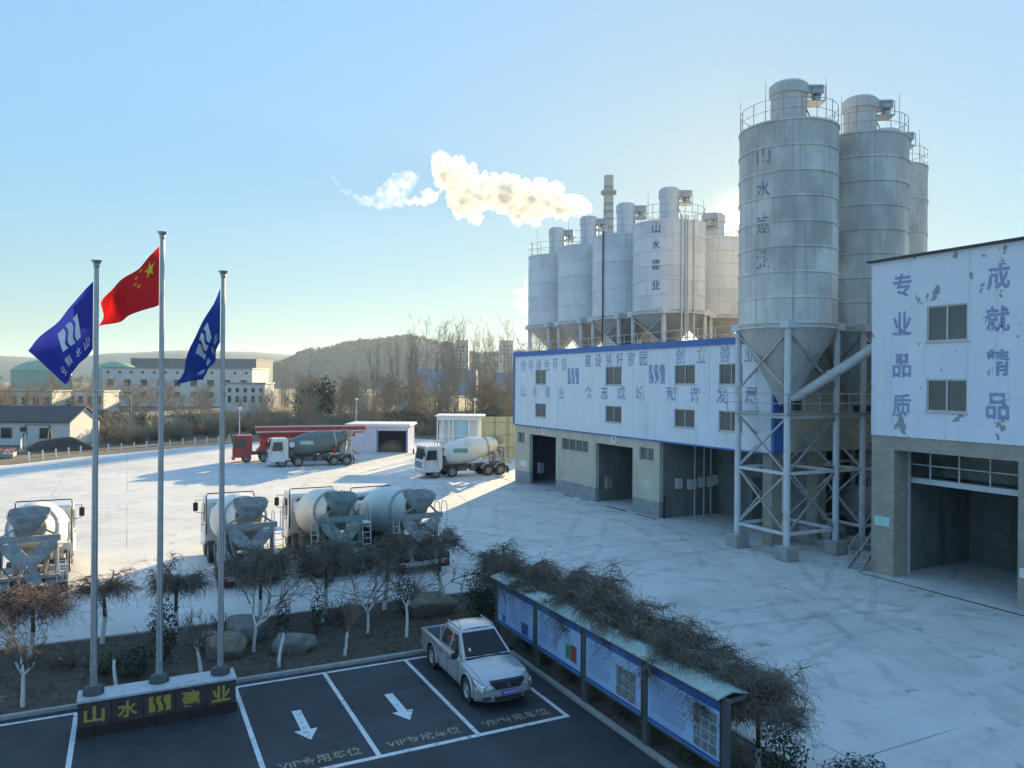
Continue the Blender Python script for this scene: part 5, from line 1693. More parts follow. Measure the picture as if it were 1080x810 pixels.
# bare trees and whitewashed saplings in the bed
gS = 'bare young trees in the planting bed'
def sap(i, x, y, label, **k):
    return put(small_bare_tree(20 + i, **k), x, y, .07, i, 1, label, gS)
sap(1, -2.5, 24.6, 'forked whitewashed young tree near the kerb at the left edge', H=.9, fork=3, Lr=2.2)
sap(2, -.24, 25.1, 'cut off white post-like trunk between the left and middle flagpoles', H=.8, fork=1, Lr=.25, levels=0)
sap(3, 2.05, 24.9, 'whitewashed sapling just left of the right-hand flagpole', H=.8, fork=3, Lr=1.5)
sap(4, 3.75, 26.4, 'leaning bare tree with a crooked white trunk beside the stones', H=.95, fork=3, Lr=2.8, spread=.8)
sap(5, 4.25, 24.6, 'short white pole trunk in front of the square boulder', H=1.0, fork=2, Lr=.4, levels=1)
sap(6, 6.5, 28.5, 'bare tree with a white trunk at the back of the bed before the middle mixer', H=1.0, fork=3, Lr=2.0)
sap(7, 6.35, 24.7, 'small Y-shaped whitewashed tree with light brown twigs', H=.55, fork=2, Lr=1.7, twig=M_twigr, spread=.35)
sap(8, 7.66, 26.6, 'widest spreading bare tree with a thick white trunk in the bed', H=.8, fork=4, Lr=3.0, spread=.8)
sap(9, 8.75, 25.6, 'slim white trunked tree beside the tail of the pickup', H=1.1, fork=3, Lr=1.5)
sap(10, 11.0, 27.6, 'thin bare tree by the round evergreen bush', H=1.1, fork=3, Lr=1.8)
gH = 'shrubs in the planting bed'
put(shrub(1, .5, 1.9, 900, .05, M_ever, name='conifer'), 1.05, 26.6, .07, 0, 1, 'dark upright evergreen shrub between the middle and right flagpoles', gH)
put(shrub(2, .62, .9, 900, .045, M_ever), .2, 25.6, .07, 0, 1, 'low dark green bush beside the middle flagpole', gH)
put(shrub(3, .55, .7, 700, .045, M_ever2), -.6, 26.2, .07, 0, 1, 'low olive bush behind the left flagpole', gH)
put(shrub(4, .28, 1.3, 260, .05, M_ever), 4.9, 27.5, .07, 0, 1, 'thin leafy green sapling beside the leaning bare tree', gH)
put(shrub(5, .24, 1.5, 240, .05, M_ever), 6.0, 27.3, .07, 0, 1, 'narrow leafy sapling left of the wide bare tree', gH)
put(shrub(6, .5, 1.7, 650, .05, M_ever), 9.55, 28.2, .07, 0, 1, 'tall loose green shrub left of the brown boulder', gH)
put(shrub(7, .95, 2.0, 4200, .045, M_ever, name='round_bush'), 12.0, 26.0, .05, 0, 1, 'big round clipped evergreen bush at the far end of the notice board', gH)
put(twig_shrub(8, .8, 1.0, 320, M_twig), 7.0, 28.2, .07, 0, 1, 'tangle of bare shoots before the greenish mixer', gH)
put(twig_shrub(9, .7, .8, 260, M_twigr), 3.1, 28.4, .07, 0, 1, 'bare brown shrub left of the grey stones', gH)
put(twig_shrub(10, .6, .7, 220, M_twig), -1.6, 27.4, .07, 0, 1, 'bare shrub under the reddish weeping tree', gH)
for k, (y, r_) in enumerate(((22.6, .42), (21.2, .36), (19.7, .42), (18.3, .4), (16.9, .42), (15.6, .4), (14.2, .44), (12.9, .5))):
    put(shrub(40 + k, r_, .62, 620, .035, (M_ever, M_ever2)[k % 2]), 11.95, y, .08, 0, 1.0,
        'low hedge shrub growing under the notice board panels', 'hedge shrubs under the notice board')
put(shrub(60, .85, 1.25, 3600, .04, M_ever, name='round_bush'), 13.35, 10.7, .05, 0, 1, 'rounded dark bush at the bottom edge, past the near end of the notice board', gH)
put(shrub(61, .6, 1.6, 1500, .04, M_ever), 12.7, 12.25, .05, 0, 1, 'dark upright shrub against the last post of the notice board', gH)
# boulders
gR = 'boulders in the planting bed'
def rock(x, y, r, sq, seed, c, label):
    rg_ = random.Random(int(seed * 10))
    mb = MB().ball((0, 0, 0), 1.0, 4, 0, .22, 1.1, (1, 1, 1), seed)
    pls = [(V((rg_.gauss(0, 1), rg_.gauss(0, 1), rg_.gauss(0, .7))).normalized(), rg_.uniform(.62, .82)) for _ in range(11)] + [(V((.1, .05, 1)).normalized(), .72)]
    out = []
    for v in mb.v:
        p = V(v)
        for n_, dd in pls:
            e_ = p.dot(n_) - dd
            if e_ > 0: p -= n_ * e_ * .9
        p += p.normalized() * .05 * noise.noise(p * 5 + V((seed, 0, 0)))
        out.append((x + p.x * r * sq[0] * 1.15, y + p.y * r * sq[1] * 1.15, .07 + r * sq[2] * .6 + p.z * r * sq[2] * 1.15))
    mb.v = out
    o = mb.build('boulder', c, None, (x, y, .07))
    tag(o, label, 'boulder', gR)
M_rock = mat('grey_boulder', (.20, .20, .19), .9, var=.25, scale=4, dirt=[((.33, .32, .30), 3, (1, 1, 1), .5, .7, .6), ((.09, .10, .08), 5, (1, 1, 1), .55, .7, .6)], bump=.6, bscale=12)
M_rock2 = mat('tan_boulder', (.21, .18, .14), .9, var=.25, scale=4, dirt=[((.33, .28, .22), 3, (1, 1, 1), .5, .7, .6)], bump=.6, bscale=12)
rock(4.95, 25.75, .62, (1.0, .55, .72), 3.1, M_rock, 'square grey boulder alone in the middle of the bed')
rock(2.95, 26.3, .66, (1.0, .7, .75), 5.7, M_rock2, 'tan boulder behind the right-hand flagpole')
rock(3.65, 27.6, .82, (1.0, .7, .72), 8.2, M_rock, 'largest grey boulder at the back of the stone group')
rock(2.55, 27.3, .5, (1.0, .8, .8), 1.4, M_rock, 'small grey boulder between the two larger stones')
rock(10.35, 27.8, .95, (1.05, .7, .62), 9.9, M_rock2, 'broad brown boulder behind the pickup bed')

# leaf litter and dry grass on the beds
rl = random.Random(77)
mb = MB()
for k in range(5200):
    if k % 4: x, y = rl.uniform(-12, 11.2), rl.uniform(24.25, 29.8)
    else: x, y = rl.uniform(11.6, 13.8), rl.uniform(9.2, 29.8)
    n_ = noise.noise(V((x * .5, y * .5, 9)))
    if n_ < -.15 and rl.random() < .7: continue
    z = .12 + .06 * noise.noise(V((x * .9, y * .9, 3))) + .036 * noise.noise(V((x * 3.1, y * 3.1, 1)))
    leaf_mass(mb, (x, y, z), .01, 1, rl.uniform(.025, .055), rl, (1, 1, .3))
tag(mb.build('leaf_litter', mat('fallen_leaves', (.19, .135, .075), .95, var=.5, scale=3)), kind='stuff')
mb = MB()
for k in range(1500):
    x, y = rl.uniform(-12, 11.2), rl.uniform(24.3, 29.8)
    if noise.noise(V((x * .35, y * .5, 4))) < .02: continue
    for q in range(4):
        a = rl.random() * 6.28; h_ = rl.uniform(.08, .22)
        mb.add([(x - .012, y, .07), (x + .012, y, .07), (x + math.cos(a) * .08, y + math.sin(a) * .08, .07 + h_)], [(0, 1, 2)])
tag(mb.build('dry_grass', mat('dry_grass_blades', (.20, .17, .09), .95, var=.3, scale=2)), kind='stuff')
# ------------------------------------------------------------------ beyond the yard
def cw(px, D, z=0.0):
    """a place D metres ahead of the window and to its right by px / 811 of that"""
    r_ = (px - 540) / 811 * D
    return V((r_ * math.cos(YAW) + D * math.sin(YAW), -r_ * math.sin(YAW) + D * math.cos(YAW), z))
rb_ = random.Random(31)

def tall_bare(seed, h, name='poplar_tree', bark=None, twig=None, nb=46, up=.95, rl=.20):
    rng = random.Random(seed)
    t = thing(name, None, 'tree')
    pts, _ = wander((0, 0, -.2), (0, 0, 1), h, 8, rng, .03)
    MB().path(pts, taper(.17 * h / 20, .03, 8), 6).build('trunk', bark or M_bgbark, t)
    cr = MB()
    for k in range(nb):
        f = rng.uniform(.22, .97)
        i = f * 8; a0 = pts[int(i)].lerp(pts[min(8, int(i) + 1)], i - int(i))
        an = rng.random() * 2 * PI
        L = h * rl * (1.15 - f * .75) * rng.uniform(.7, 1.3)
        p2, d2 = wander(a0, (math.cos(an) * .6, math.sin(an) * .6, up), L, 3, rng, .12, -.05)
        cr.path(p2, taper(.055 * (1.2 - f), .02, 3), 3, cap=False)
        for j in range(5):
            q = p2[rng.randint(1, 3)]
            p3, d3 = wander(q, d2 * .8 + V((rng.gauss(0, .5), rng.gauss(0, .5), rng.uniform(0, .5))), L * rng.uniform(.25, .6), 2, rng, .15)
            cr.path(p3, taper(.022, .009, 2), 3, cap=False)
            for l in range(2):
                p4, _ = wander(p3[rng.randint(0, 2)], d3 + V((rng.gauss(0, .6), rng.gauss(0, .6), rng.uniform(0, .4))), L * rng.uniform(.15, .35), 1, rng, .1)
                cr.path(p4, [.012, .006], 3, cap=False)
    cr.build('crown', twig or M_bgtwig, t)
    return t
def park(t):
    return t
P = [tall_bare(s, 20.0, nb=24, up=1.9, rl=.26) for s in (1, 2, 3)] + [tall_bare(4, 20.0, nb=34, up=1.0, rl=.26)]
B = [tall_bare(s, 8.0, 'bare_tree', twig=(M_bgtwig, M_bgtwig2)[s % 2], nb=52, up=.45, rl=.42) for s in (11, 12, 13)]
used = set()
def scatter(protos, px, D, s, label, group, z=-.1):
    o = rb_.choice(protos)
    if o.name not in used: used.add(o.name)
    else: o = copy_tree(o)
    p = cw(px, D)
    o.location = (p.x, p.y, z); o.rotation_euler = (0, 0, rb_.random() * 6.28); o.scale = (s * rb_.uniform(.9, 1.1),) * 2 + (s,)
    tag(o, label, None, group)
    return o
gP = 'tall bare poplars beyond the yard'
for k in range(84):
    x = rb_.uniform(395, 575) if k < 50 else rb_.uniform(275, 420) if k < 66 else rb_.uniform(560, 760)
    D = rb_.uniform(165, 300)
    top = rb_.uniform(18, 66) if x > 395 else rb_.uniform(-4, 22)
    scatter(P, x, D, (9 + top / 811 * D) / 20, 'tall bare poplar in the hazy wood beyond the yard', gP)
gT = 'small bare trees beyond the yard'
for k in range(135):
    x = rb_.uniform(-40, 560)
    if k % 3 == 0: x = rb_.uniform(250, 560)
    D = rb_.uniform(140, 270) if x < 250 else rb_.uniform(128, 250)
    top = rb_.uniform(-22, 4) if x < 270 else rb_.uniform(-18, 8)
    s = max(.45, (9 + top / 811 * D) / 8)
    scatter(B, x, D, s, 'small bare winter tree in the brown thicket beyond the yard', gT)
# thicket shrubs
S_ = [twig_shrub(70, 1.6, 2.4, 420, M_bgtwig, 'thicket_shrub', .03), twig_shrub(71, 1.8, 2.2, 420, M_bgtwig2, 'thicket_shrub', .03),
      twig_shrub(72, 1.5, 2.6, 420, mat('grey_green_twigs', (.19, .20, .155), .9, var=.3, scale=.5), 'thicket_shrub', .03)]
gS2 = 'thicket shrubs beyond the yard'
def edge_d(px):   # how far the yard reaches in this direction
    return 84 + max(0, px) * .135 if px < 330 else 122
for k in range(190):
    x = rb_.uniform(100, 380) if k < 120 else rb_.uniform(380, 545)
    D = edge_d(x) + rb_.uniform(5, 45)
    scatter(S_, x, D, rb_.uniform(.7, 1.5), 'bare bush in the thicket along the far edge of the yard', gS2)
E_ = [shrub(80, 1.6, 3.2, 900, .16, M_ever, name='evergreen_tree'), shrub(81, 1.3, 4.5, 900, .16, M_ever, name='evergreen_tree')]
gE = 'dark evergreens beyond the yard'
for x, D, s in ((62, 135, .9), (72, 137, 1.1), (80, 133, 1.0), (124, 150, .9), (325, 172, 2.3), (335, 176, 2.6), (345, 173, 2.1), (150, 118, .8), (205, 128, .9), (52, 140, .9), (108, 150, 1.0), (565, 170, 2.0)):
    scatter(E_, x, D, s, 'dark evergreen tree among the bare trees beyond the yard', gE)
Y_ = [shrub(84, 2.2, 4.0, 1300, .15, M_bamb, name='bamboo_clump')]
for x, D, s in ((436, 158, 1.0), (446, 160, .95), (428, 162, .9), (496, 165, .8), (507, 163, .95), (518, 166, 1.05), (528, 162, .95)):
    scatter(Y_, x, D, s, 'yellow green bamboo clump before the dark hedge', 'bamboo clumps beyond the yard')
H_ = [shrub(86, 2.6, 3.0, 1700, .14, mat('hedge_leaf', (.10, .09, .055), .8, var=.4, scale=1), name='hedge_bush')]
for k in range(26):
    scatter(H_, 410 + k * 6.2 + rb_.uniform(-2, 2), 140 + rb_.uniform(-4, 4), rb_.uniform(.9, 1.2), 'dark bush of the hedge behind the sheds', 'hedge bushes behind the sheds')
G_ = [twig_shrub(88, 1.4, 1.6, 500, mat('dry_reed', (.34, .24, .11), .9, var=.2), 'reed_clump', .03)]
for k in range(9):
    scatter(G_, 108 + k * 5, 128 + rb_.uniform(-3, 3), rb_.uniform(.9, 1.3), 'dry ochre reed clump behind the fence posts', 'dry reeds beyond the yard')

# hills
M_hill = mat('wooded_hill', (.018, .024, .017), .95, var=.45, scale=.035, dirt=[((.03, .03, .02), .012, (1, 1, 1), .5, .65, .7)])
def hill(name, prof, D, depth, m, rough=.05):
    """prof = [(px, height above the eye line in px)]: a ridge D metres away with sloping sides"""
    x0, x1 = prof[0][0], prof[-1][0]
    nx, ny = 220, 22
    vs, fs = [], []
    def H(x):
        for (a, ha), (b, hb) in zip(prof, prof[1:]):
            if a <= x <= b:
                t_ = (x - a) / (b - a); t_ = t_ * t_ * (3 - 2 * t_)
                return ha + (hb - ha) * t_
        return 0
    for j in range(ny + 1):
        w = -1 + 2 * j / ny
        for i in range(nx + 1):
            x = x0 + (x1 - x0) * i / nx
            hgt = max(0, 9 + H(x) / 811 * D) * (math.cos(w * PI / 2) ** 1.2)
            p = cw(x, D + w * depth)
            n_ = noise.noise(p * .02) * .5 + noise.noise(p * .06) * .35 + noise.noise(p * .17) * .22
            vs.append((p.x, p.y, -.4 + hgt * (1 + rough * n_)))
    for j in range(ny):
        for i in range(nx):
            a = j * (nx + 1) + i
            fs.append((a, a + 1, a + nx + 2, a + nx + 1))
    return tag(MB().add(vs, fs, 0, True).build(name, m), kind='structure')
hill('hill', [(215, -11), (285, 14), (330, 30), (385, 40), (432, 45), (470, 38), (505, 27), (560, 30), (640, 22), (760, 14), (840, -11)], 1250, 330, M_hill, .10)
hill('hill', [(-260, 20), (-60, 26), (60, 22), (130, 28), (190, 31), (260, 30), (330, 26), (420, 18), (600, 10)], 2300, 500, mat('far_blue_hill', (.035, .05, .05), .95, var=.3, scale=.01), .03)

# the wood that covers the hill: far off, one mass
rw = random.Random(5)
hp_ = [(215, -11), (285, 14), (330, 30), (385, 40), (432, 45), (470, 38), (505, 27), (560, 30), (640, 22), (760, 14), (840, -11)]
def hill_h(x):
    for (a, ha), (b, hb) in zip(hp_, hp_[1:]):
        if a <= x <= b:
            t_ = (x - a) / (b - a); t_ = t_ * t_ * (3 - 2 * t_)
            return ha + (hb - ha) * t_
    return 0
mb = MB()
for k in range(1500):
    x = rw.uniform(262, 700)
    w = -abs(rw.gauss(0, .35)) if k % 3 else rw.gauss(0, .06)
    if w < -.95: continue
    h0 = max(0, 9 + hill_h(x) / 811 * 1250) * (math.cos(w * PI / 2) ** 1.2)
    if h0 < 8: continue
    p = cw(x, 1250 + w * 330, h0 - 1)
    leaf_mass(mb, p + V((0, 0, 3)), rw.uniform(2.5, 5.5), 16, 1.9, rw, (1, 1, 1.25))
tag(mb.build('hill_wood', mat('hill_wood_leaf', (.016, .021, .014), .9, var=.5, scale=.05)), kind='stuff')

# ------------------------------------------------------------------ far buildings
def far_building(name, label, cat, px, D, rot, L_, W_, H, wallm, roofm, gable=0.0, rows=(), roofo=.3, group=None):
    """block with its front left corner at (px, D); rot = degrees the front turns; rows = (z0, z1, count, width)"""
    c = cw(px, D)
    t = thing(name, label, cat, (c.x, c.y, 0), group)
    t.rotation_euler = (0, 0, -YAW + R(rot))
    MB().box(0, L_, 0, W_, -.2, H).build('wall', wallm, t)
    rf = MB()
    if gable:
        rf.prism([(-roofo, H - .05), (W_ / 2, H + gable), (W_ + roofo, H - .05), (W_ + roofo, H + .12), (W_ / 2, H + gable + .2), (-roofo, H + .12)], -roofo, L_ + roofo, Matrix(((0, 0, 1, 0), (1, 0, 0, 0), (0, 1, 0, 0), (0, 0, 0, 1))))
        MB().prism([(.05, H), (W_ - .05, H), (W_ / 2, H + gable - .02)], .02, L_ - .02, Matrix(((0, 0, 1, 0), (1, 0, 0, 0), (0, 1, 0, 0), (0, 0, 0, 1)))).build('gable', wallm, t)
    else:
        rf.box(-roofo, L_ + roofo, -roofo, W_ + roofo, H + .003, H + .35)
    rf.build('roof', roofm, t)
    for (z0, z1, n, w, *rest) in rows:
        for k in range(n):
            u = L_ * (k + .5) / n
            f = MB().box(u - w / 2 - .06, u + w / 2 + .06, -.05, -.003, z0 - .06, z1 + .06).build('window', M_alu, t)
            MB().box(u - w / 2, u + w / 2, -.07, -.052, z0, z1).build('pane', M_glass, f)
    return t
M_wwall = mat('white_render_wall', (.66, .66, .64), .8, var=.06, scale=.3, dirt=[((.45, .44, .42), .4, (1, 1, .4), .55, .75, .5)])
M_roofd = mat('dark_tile_roof', (.10, .085, .085), .8, var=.2)
M_roofb = mat('blue_grey_roof', (.12, .16, .20), .7, var=.15)
M_domeg = mat('green_dome_roof', (.22, .38, .25), .6, var=.08)
# white cottage with the sunlit gable
c0 = V((-7, 120, 0)); dirx = V((12.3, -6.7, 0)).normalized()
ht = thing('white_cottage', 'white single storey cottage with a dark pitched roof and sunlit gable at the left edge', 'house', (c0.x - dirx.x * 22, c0.y - dirx.y * 22, 0))
ht.rotation_euler = (0, 0, math.atan2(dirx.y, dirx.x))
MB().box(0, 22, 0, 7, -.2, 3.2).build('wall', M_wwall, ht)
GM = Matrix(((0, 0, 1, 0), (1, 0, 0, 0), (0, 1, 0, 0), (0, 0, 0, 1)))
MB().prism([(.02, 3.201), (6.98, 3.201), (3.5, 5.0)], .01, 21.99, GM).build('gable', M_wwall, ht)
MB().prism([(-.4, 3.05), (3.5, 5.05), (7.4, 3.05), (7.4, 3.2), (3.5, 5.22), (-.4, 3.2)], -.3, 22.3, GM).build('roof', M_roofd, ht)
for u, w, z0, z1 in ((2, 1.5, .9, 2.3), (5, 1.5, .9, 2.3), (8, 1.5, .9, 2.3), (11, .9, 1.8, 2.4), (13.2, 1.5, .9, 2.3), (15.6, .9, 1.8, 2.4), (18.6, 1.5, .9, 2.3)):
    f = MB().box(u - w / 2 - .08, u + w / 2 + .08, -.06, -.003, z0 - .08, z1 + .08).build('window', M_alu, ht)
    MB().box(u - w / 2, u + w / 2, -.08, -.062, z0, z1).box(u - .03, u + .03, -.085, -.08, z0, z1).build('pane', M_glass, f)
far_building('white_factory', 'long white factory with a row of small high windows behind the flagpoles', 'factory', 108, 262, 0, 51, 18, 12.8, M_wwall, M_roofs, rows=((11.0, 11.8, 13, .9), (6.8, 9.0, 9, 2.2), (3.0, 4.8, 9, 2.0)))
far_building('factory_annex', 'lower white annex with tall bays to the right of the long white factory', 'factory', 238, 215, 0, 11, 8, 8.0, M_wwall, M_roofs, rows=((2.8, 4.6, 5, .9), (5.6, 6.8, 5, .9)))
far_building('white_shed', 'low white shed behind the dark roofed cottage', 'shed', -60, 190, 0, 27, 8, 5.8, M_wwall, M_roofs, rows=((2.6, 4.6, 10, 1.4),))
far_building('white_shed', 'white walled shed row between the cottage and the evergreens', 'shed', 42, 205, 0, 17, 8, 5.6, M_wwall, M_roofs, rows=((2.4, 4.4, 7, 1.3),))
far_building('long_hall', 'very long hall with a dark blue grey roof on the skyline behind the flags', 'hall', 138, 430, 0, 70, 30, 20.5, mat('blue_grey_wall', (.10, .14, .18), .8, var=.1), M_roofb)
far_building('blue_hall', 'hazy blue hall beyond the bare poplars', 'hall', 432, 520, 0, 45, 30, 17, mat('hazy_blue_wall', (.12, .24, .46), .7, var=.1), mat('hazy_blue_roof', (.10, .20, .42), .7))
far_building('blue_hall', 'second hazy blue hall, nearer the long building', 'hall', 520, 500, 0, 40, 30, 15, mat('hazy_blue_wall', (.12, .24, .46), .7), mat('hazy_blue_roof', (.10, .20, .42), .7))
far_building('apartment_tower', 'pale apartment tower on the skyline, standing alone left of the other tower', 'tower block', 480, 820, 0, 14, 14, 53, M_wwall, M_roofs, rows=tuple((5 + 4 * k, 7.2 + 4 * k, 4, 1.6) for k in range(11)))
far_building('apartment_tower', 'pale apartment tower on the skyline beside the long building', 'tower block', 526, 800, 0, 15, 14, 52, M_wwall, M_roofs, rows=tuple((5 + 4 * k, 7.2 + 4 * k, 4, 1.6) for k in range(11)))
far_building('white_hut', 'small white hut among the bare trees under the hill', 'hut', 418, 235, 0, 6, 5, 7.0, M_wwall, M_roofs, rows=((3.5, 5.5, 3, 1.0),))
far_building('white_hut', 'white hut at the foot of the wooded hill, left of the tower block', 'hut', 462, 225, 0, 3.6, 5, 8.2, M_wwall, M_roofs, rows=((4, 6, 2, .9),))
far_building('white_hut', 'white hut nearest the end of the long building', 'hut', 520, 225, 0, 4.0, 5, 8.0, M_wwall, M_roofs, rows=((4, 6, 2, .9),))
def dome(px, D, r, h, lab):
    c = cw(px, D)
    t = thing('storage_tank', lab, 'tank', (c.x, c.y, 0), 'green roofed tanks')
    MB().lathe([(r, -.3), (r, h), ], 40).build('tank_wall', mat('pale_green_tank', (.30, .44, .34), .6), t)
    MB().lathe([(r + .2, h), (r * .8, h + r * .18), (r * .5, h + r * .32), (r * .2, h + r * .39), (.01, h + r * .40)], 40).build('dome_roof', M_domeg, t)
dome(122, 330, 9.0, 13.0, 'low green domed tank behind the left edge of the white factory')
dome(44, 380, 13.0, 13.0, 'broad green domed tank on the left skyline beside the blue flag')
# striped chimney
cc = cw(640.5, 420)
ch = thing('striped_chimney', 'tall banded chimney with a ring platform near its top, far behind the silos', 'chimney', (cc.x, cc.y, 0))
M_chA = mat('chimney_concrete', (.42, .43, .44), .8, var=.08); M_chB = mat('chimney_dark_band', (.25, .25, .27), .8, var=.1)
MB().lathe([(3.5, -.3), (2.6, 122), (2.3, 122.02), (2.2, 120)], 28).build('shaft', M_chA, ch)
mb = MB()
for k in range(12):
    z = 116.5 - k * 4.2 - (5 if k else 0)
    r0 = 3.5 - (z / 122) * .9
    mb.lathe([(r0 + .03, z - 1.9), (r0 + .02, z)], 28)
mb.build('painted_bands', M_chB, ch)
MB().lathe([(3.0, 111.5), (4.3, 112.2), (4.3, 113.6), (4.2, 113.6), (4.2, 112.5), (3.0, 112.4)], 28).build('platform', M_chB, ch)

# ------------------------------------------------------------------ sheds at the far side of the yard
sh = thing('blue_white_shed', 'low pale blue shed with one open dark bay at the far side of the yard', 'shed', (25.2, 95.5, 0), world=True)
M_shed = mat('pale_shed_cladding', (.55, .62, .70), .6, var=.06, scale=.6, dirt=[((.4, .44, .48), 1, (2, 2, .2), .55, .75, .5)])
ft = lambda w: cw(367 + w / 63 * 63, 96)
a0, a1 = cw(367, 97), cw(431, 97)
SMx = frame_m(a0, (a1 - a0), (0, 0, 1))
Ls = (a1 - a0).length
MB().wall(SMx, Ls, 3.3, .15, [(Ls * .50, Ls * .96, 0, 2.75)]).build('front_wall', M_shed, sh)
MB().box(0, .15, 0, 3.3, -6, -.152, M=SMx).box(Ls - .15, Ls, 0, 3.3, -6, -.152, M=SMx).box(.15, Ls - .15, 0, 3.3, -6, -5.85, M=SMx).build('side_wall', M_blue, sh)
MB().box(-.3, Ls + .3, 3.305, 3.6, -6.2, .35, M=SMx).build('roof', M_white, sh)
MB().box(Ls * .48, Ls * .495, 0, 2.9, .002, .06, M=SMx).box(Ls * .962, Ls * .98, 0, 2.9, .002, .06, M=SMx).build('corner_post', M_blue, sh)
o = MB().ball(SMx @ V((Ls * .72, .2, -2.0)), 1.9, 3, 0, .3, 1.5, (1.1, .8, .7), 4.0).build('gravel_heap', M_field)
tag(o, 'brown heap of gravel inside the open bay of the pale blue shed', 'heap')
# container office frame and yellow sheet wall
fr_ = thing('white_frame_shed', 'white framed open shed of tall bays behind the white mixer truck', 'shed', tuple(cw(461, 91)), world=True)
b0, b1 = cw(461, 91), cw(508, 91)
FMx = frame_m(b0, (b1 - b0), (0, 0, 1)); Lf = (b1 - b0).length
mb = MB()
for u in (0, .12, .26, .35, .70, .97): mb.box(u * Lf, u * Lf + .16, 0, 4.7, -.16, 0, M=FMx)
mb.box(0, Lf + .16, 4.45, 4.85, -.3, .06, M=FMx); mb.box(.02, Lf, 2.5, 2.62, -.13, -.02, M=FMx)
for u in (.02, .97): mb.box(u * Lf, u * Lf + .14, 0, 4.45, -5, -4.86, M=FMx)
mb.build('frame', M_white, fr_)
MB().box(.36 * Lf, .695 * Lf, .1, 4.44, -.35, -.3, M=FMx).build('blue_sheet', mat('pale_cyan_sheet', (.36, .58, .70), .5), fr_)
mb = MB()
for u0, u1 in ((.05, .115), (.14, .25), (.71, .965), (.27, .34)): mb.box(u0 * Lf, u1 * Lf, .1, 4.44, -.5, -.46, M=FMx)
mb.build('back_sheet', M_shed, fr_)
MB().box(-.2, Lf + .3, 4.86, 5.0, -5.2, .2, M=FMx).build('roof', M_white, fr_)
yw = thing('yellow_sheet_wall', 'tall pale yellow corrugated wall with dark rails behind the mixer truck', 'wall', tuple(cw(508.5, 90.5)), world=True)
c0_, c1_ = cw(508.5, 90.7), cw(575, 92)
YM = frame_m(c0_, (c1_ - c0_), (0, 0, 1)); Ly = (c1_ - c0_).length
mb = MB()
n = int(Ly / .2)
vs = []
for k in range(n + 1):
    u = Ly * k / n; w = (.04 if k % 2 else -.04)
    vs += [YM @ V((u, 0, w)), YM @ V((u, 4.9, w))]
mb.add(vs, [(2 * k, 2 * k + 2, 2 * k + 3, 2 * k + 1) for k in range(n)])
mb.build('corrugated_sheet', mat('pale_yellow_sheet', (.52, .50, .30), .6, var=.08, dirt=[((.36, .34, .24), 1, (2, 2, .2), .55, .75, .5)]), yw)
mb = MB()
for v in (1.2, 2.7, 4.2): mb.box(0, Ly, v, v + .05, .045, .09, M=YM)
for k in range(6): mb.box(k * Ly / 5, k * Ly / 5 + .06, 0, 4.9, .095, .15, M=YM)
mb.build('rails', mat('dull_yellow_rail', (.30, .29, .20), .6), yw)

# street lamps
def lamp(px, D, h, kind, label):
    c = cw(px, D)
    t = thing('street_lamp', label, 'street lamp', (c.x, c.y, 0), 'lamp posts beyond the yard')
    t.rotation_euler = (0, 0, -YAW)
    MB().tube((0, 0, -.2), (0, 0, h), .09, .06, n=8).build('post', M_pipe, t)
    if kind == 0:
        MB().path([(0, 0, h - .05), (-.8, 0, h + .6), (-2.2, 0, h + .75), (-3.2, 0, h + .3)], .05, 6).build('arm', M_pipe, t)
        MB().box(-3.7, -3.1, -.15, .15, h + .18, h + .32, b=.03).build('lantern', M_white, t)
    else:
        MB().lathe([(.06, h), (.25, h + .1), (.28, h + .3), (.15, h + .38), (.01, h + .4)], 14).build('lantern', M_white, t)
lamp(139, 150, 5.3, 0, 'street lamp with a curved arm beyond the fence left of the middle flagpole')
lamp(501, 108, 6.3, 1, 'lamp post with a broad head behind the white framed shed')
lamp(376, 118, 6.0, 1, 'lamp post standing behind the pale blue shed')
lamp(187, 150, 4.5, 1, 'lamp post by the road between the middle and right flagpoles')
lamp(253, 103, 5.0, 1, 'thin lamp post above the red truck cab')

# low fence of pale posts at the yard edge, the cottage's railing, the gravel mound and the bright heap
fe = thing('post_fence', 'low fence of short pale posts along the far left edge of the yard', 'fence', (0, 106, 0), world=True)
pe = [V((-9.5, 97.2, 0)), V((-4.9, 103.0, 0)), V((5, 110.2, 0)), V((13, 116.2, 0)), V((24, 123, 0))]
prev = None
for a, b in zip(pe, pe[1:]):
    n = int((b - a).length / 1.7)
    for k in range(n):
        q = a.lerp(b, k / n)
        MB().box(q.x - .07, q.x + .07, q.y - .07, q.y + .07, -.1, 1.15).build('post', M_white, fe)
mb = MB()
for a, b in zip(pe, pe[1:]):
    for z in (.45, .9): mb.tube((a.x, a.y, z), (b.x, b.y, z), .02, n=4)
mb.build('wire', M_dark, fe)
def rail_fence(name, label, pts, h):
    t = thing(name, label, 'fence', tuple(pts[0]), world=True)
    mb = MB()
    for a, b in zip(pts, pts[1:]):
        for z in (.25, h - .1): mb.beam((a.x, a.y, z), (b.x, b.y, z), .07)
        n = int((b - a).length / .6)
        for k in range(n + 1):
            q = a.lerp(b, k / n); mb.beam((q.x, q.y, -.05), (q.x, q.y, h), .09)
    mb.build('palings', M_white, t)
rail_fence('picket_fence', 'short white picket fence beside the dark gravel mound', [cw(22, 93), cw(24, 99), cw(40, 104)], 1.5)
mo = MB().ball(cw(66, 98) + V((0, 0, -.5)), 3.0, 4, 0, .25, 1.4, (1.35, .8, .62), 2.2).build('gravel_mound', mat('dark_gravel', (.06, .055, .05), .95, var=.4, scale=3, bump=.6), None)
tag(mo, 'dark gravel mound in front of the white cottage', 'mound')
be = thing('planter_bed', 'low bed of red, pink and white flowers at the far left edge of the yard', 'flower bed', tuple(cw(0, 88)), world=True)
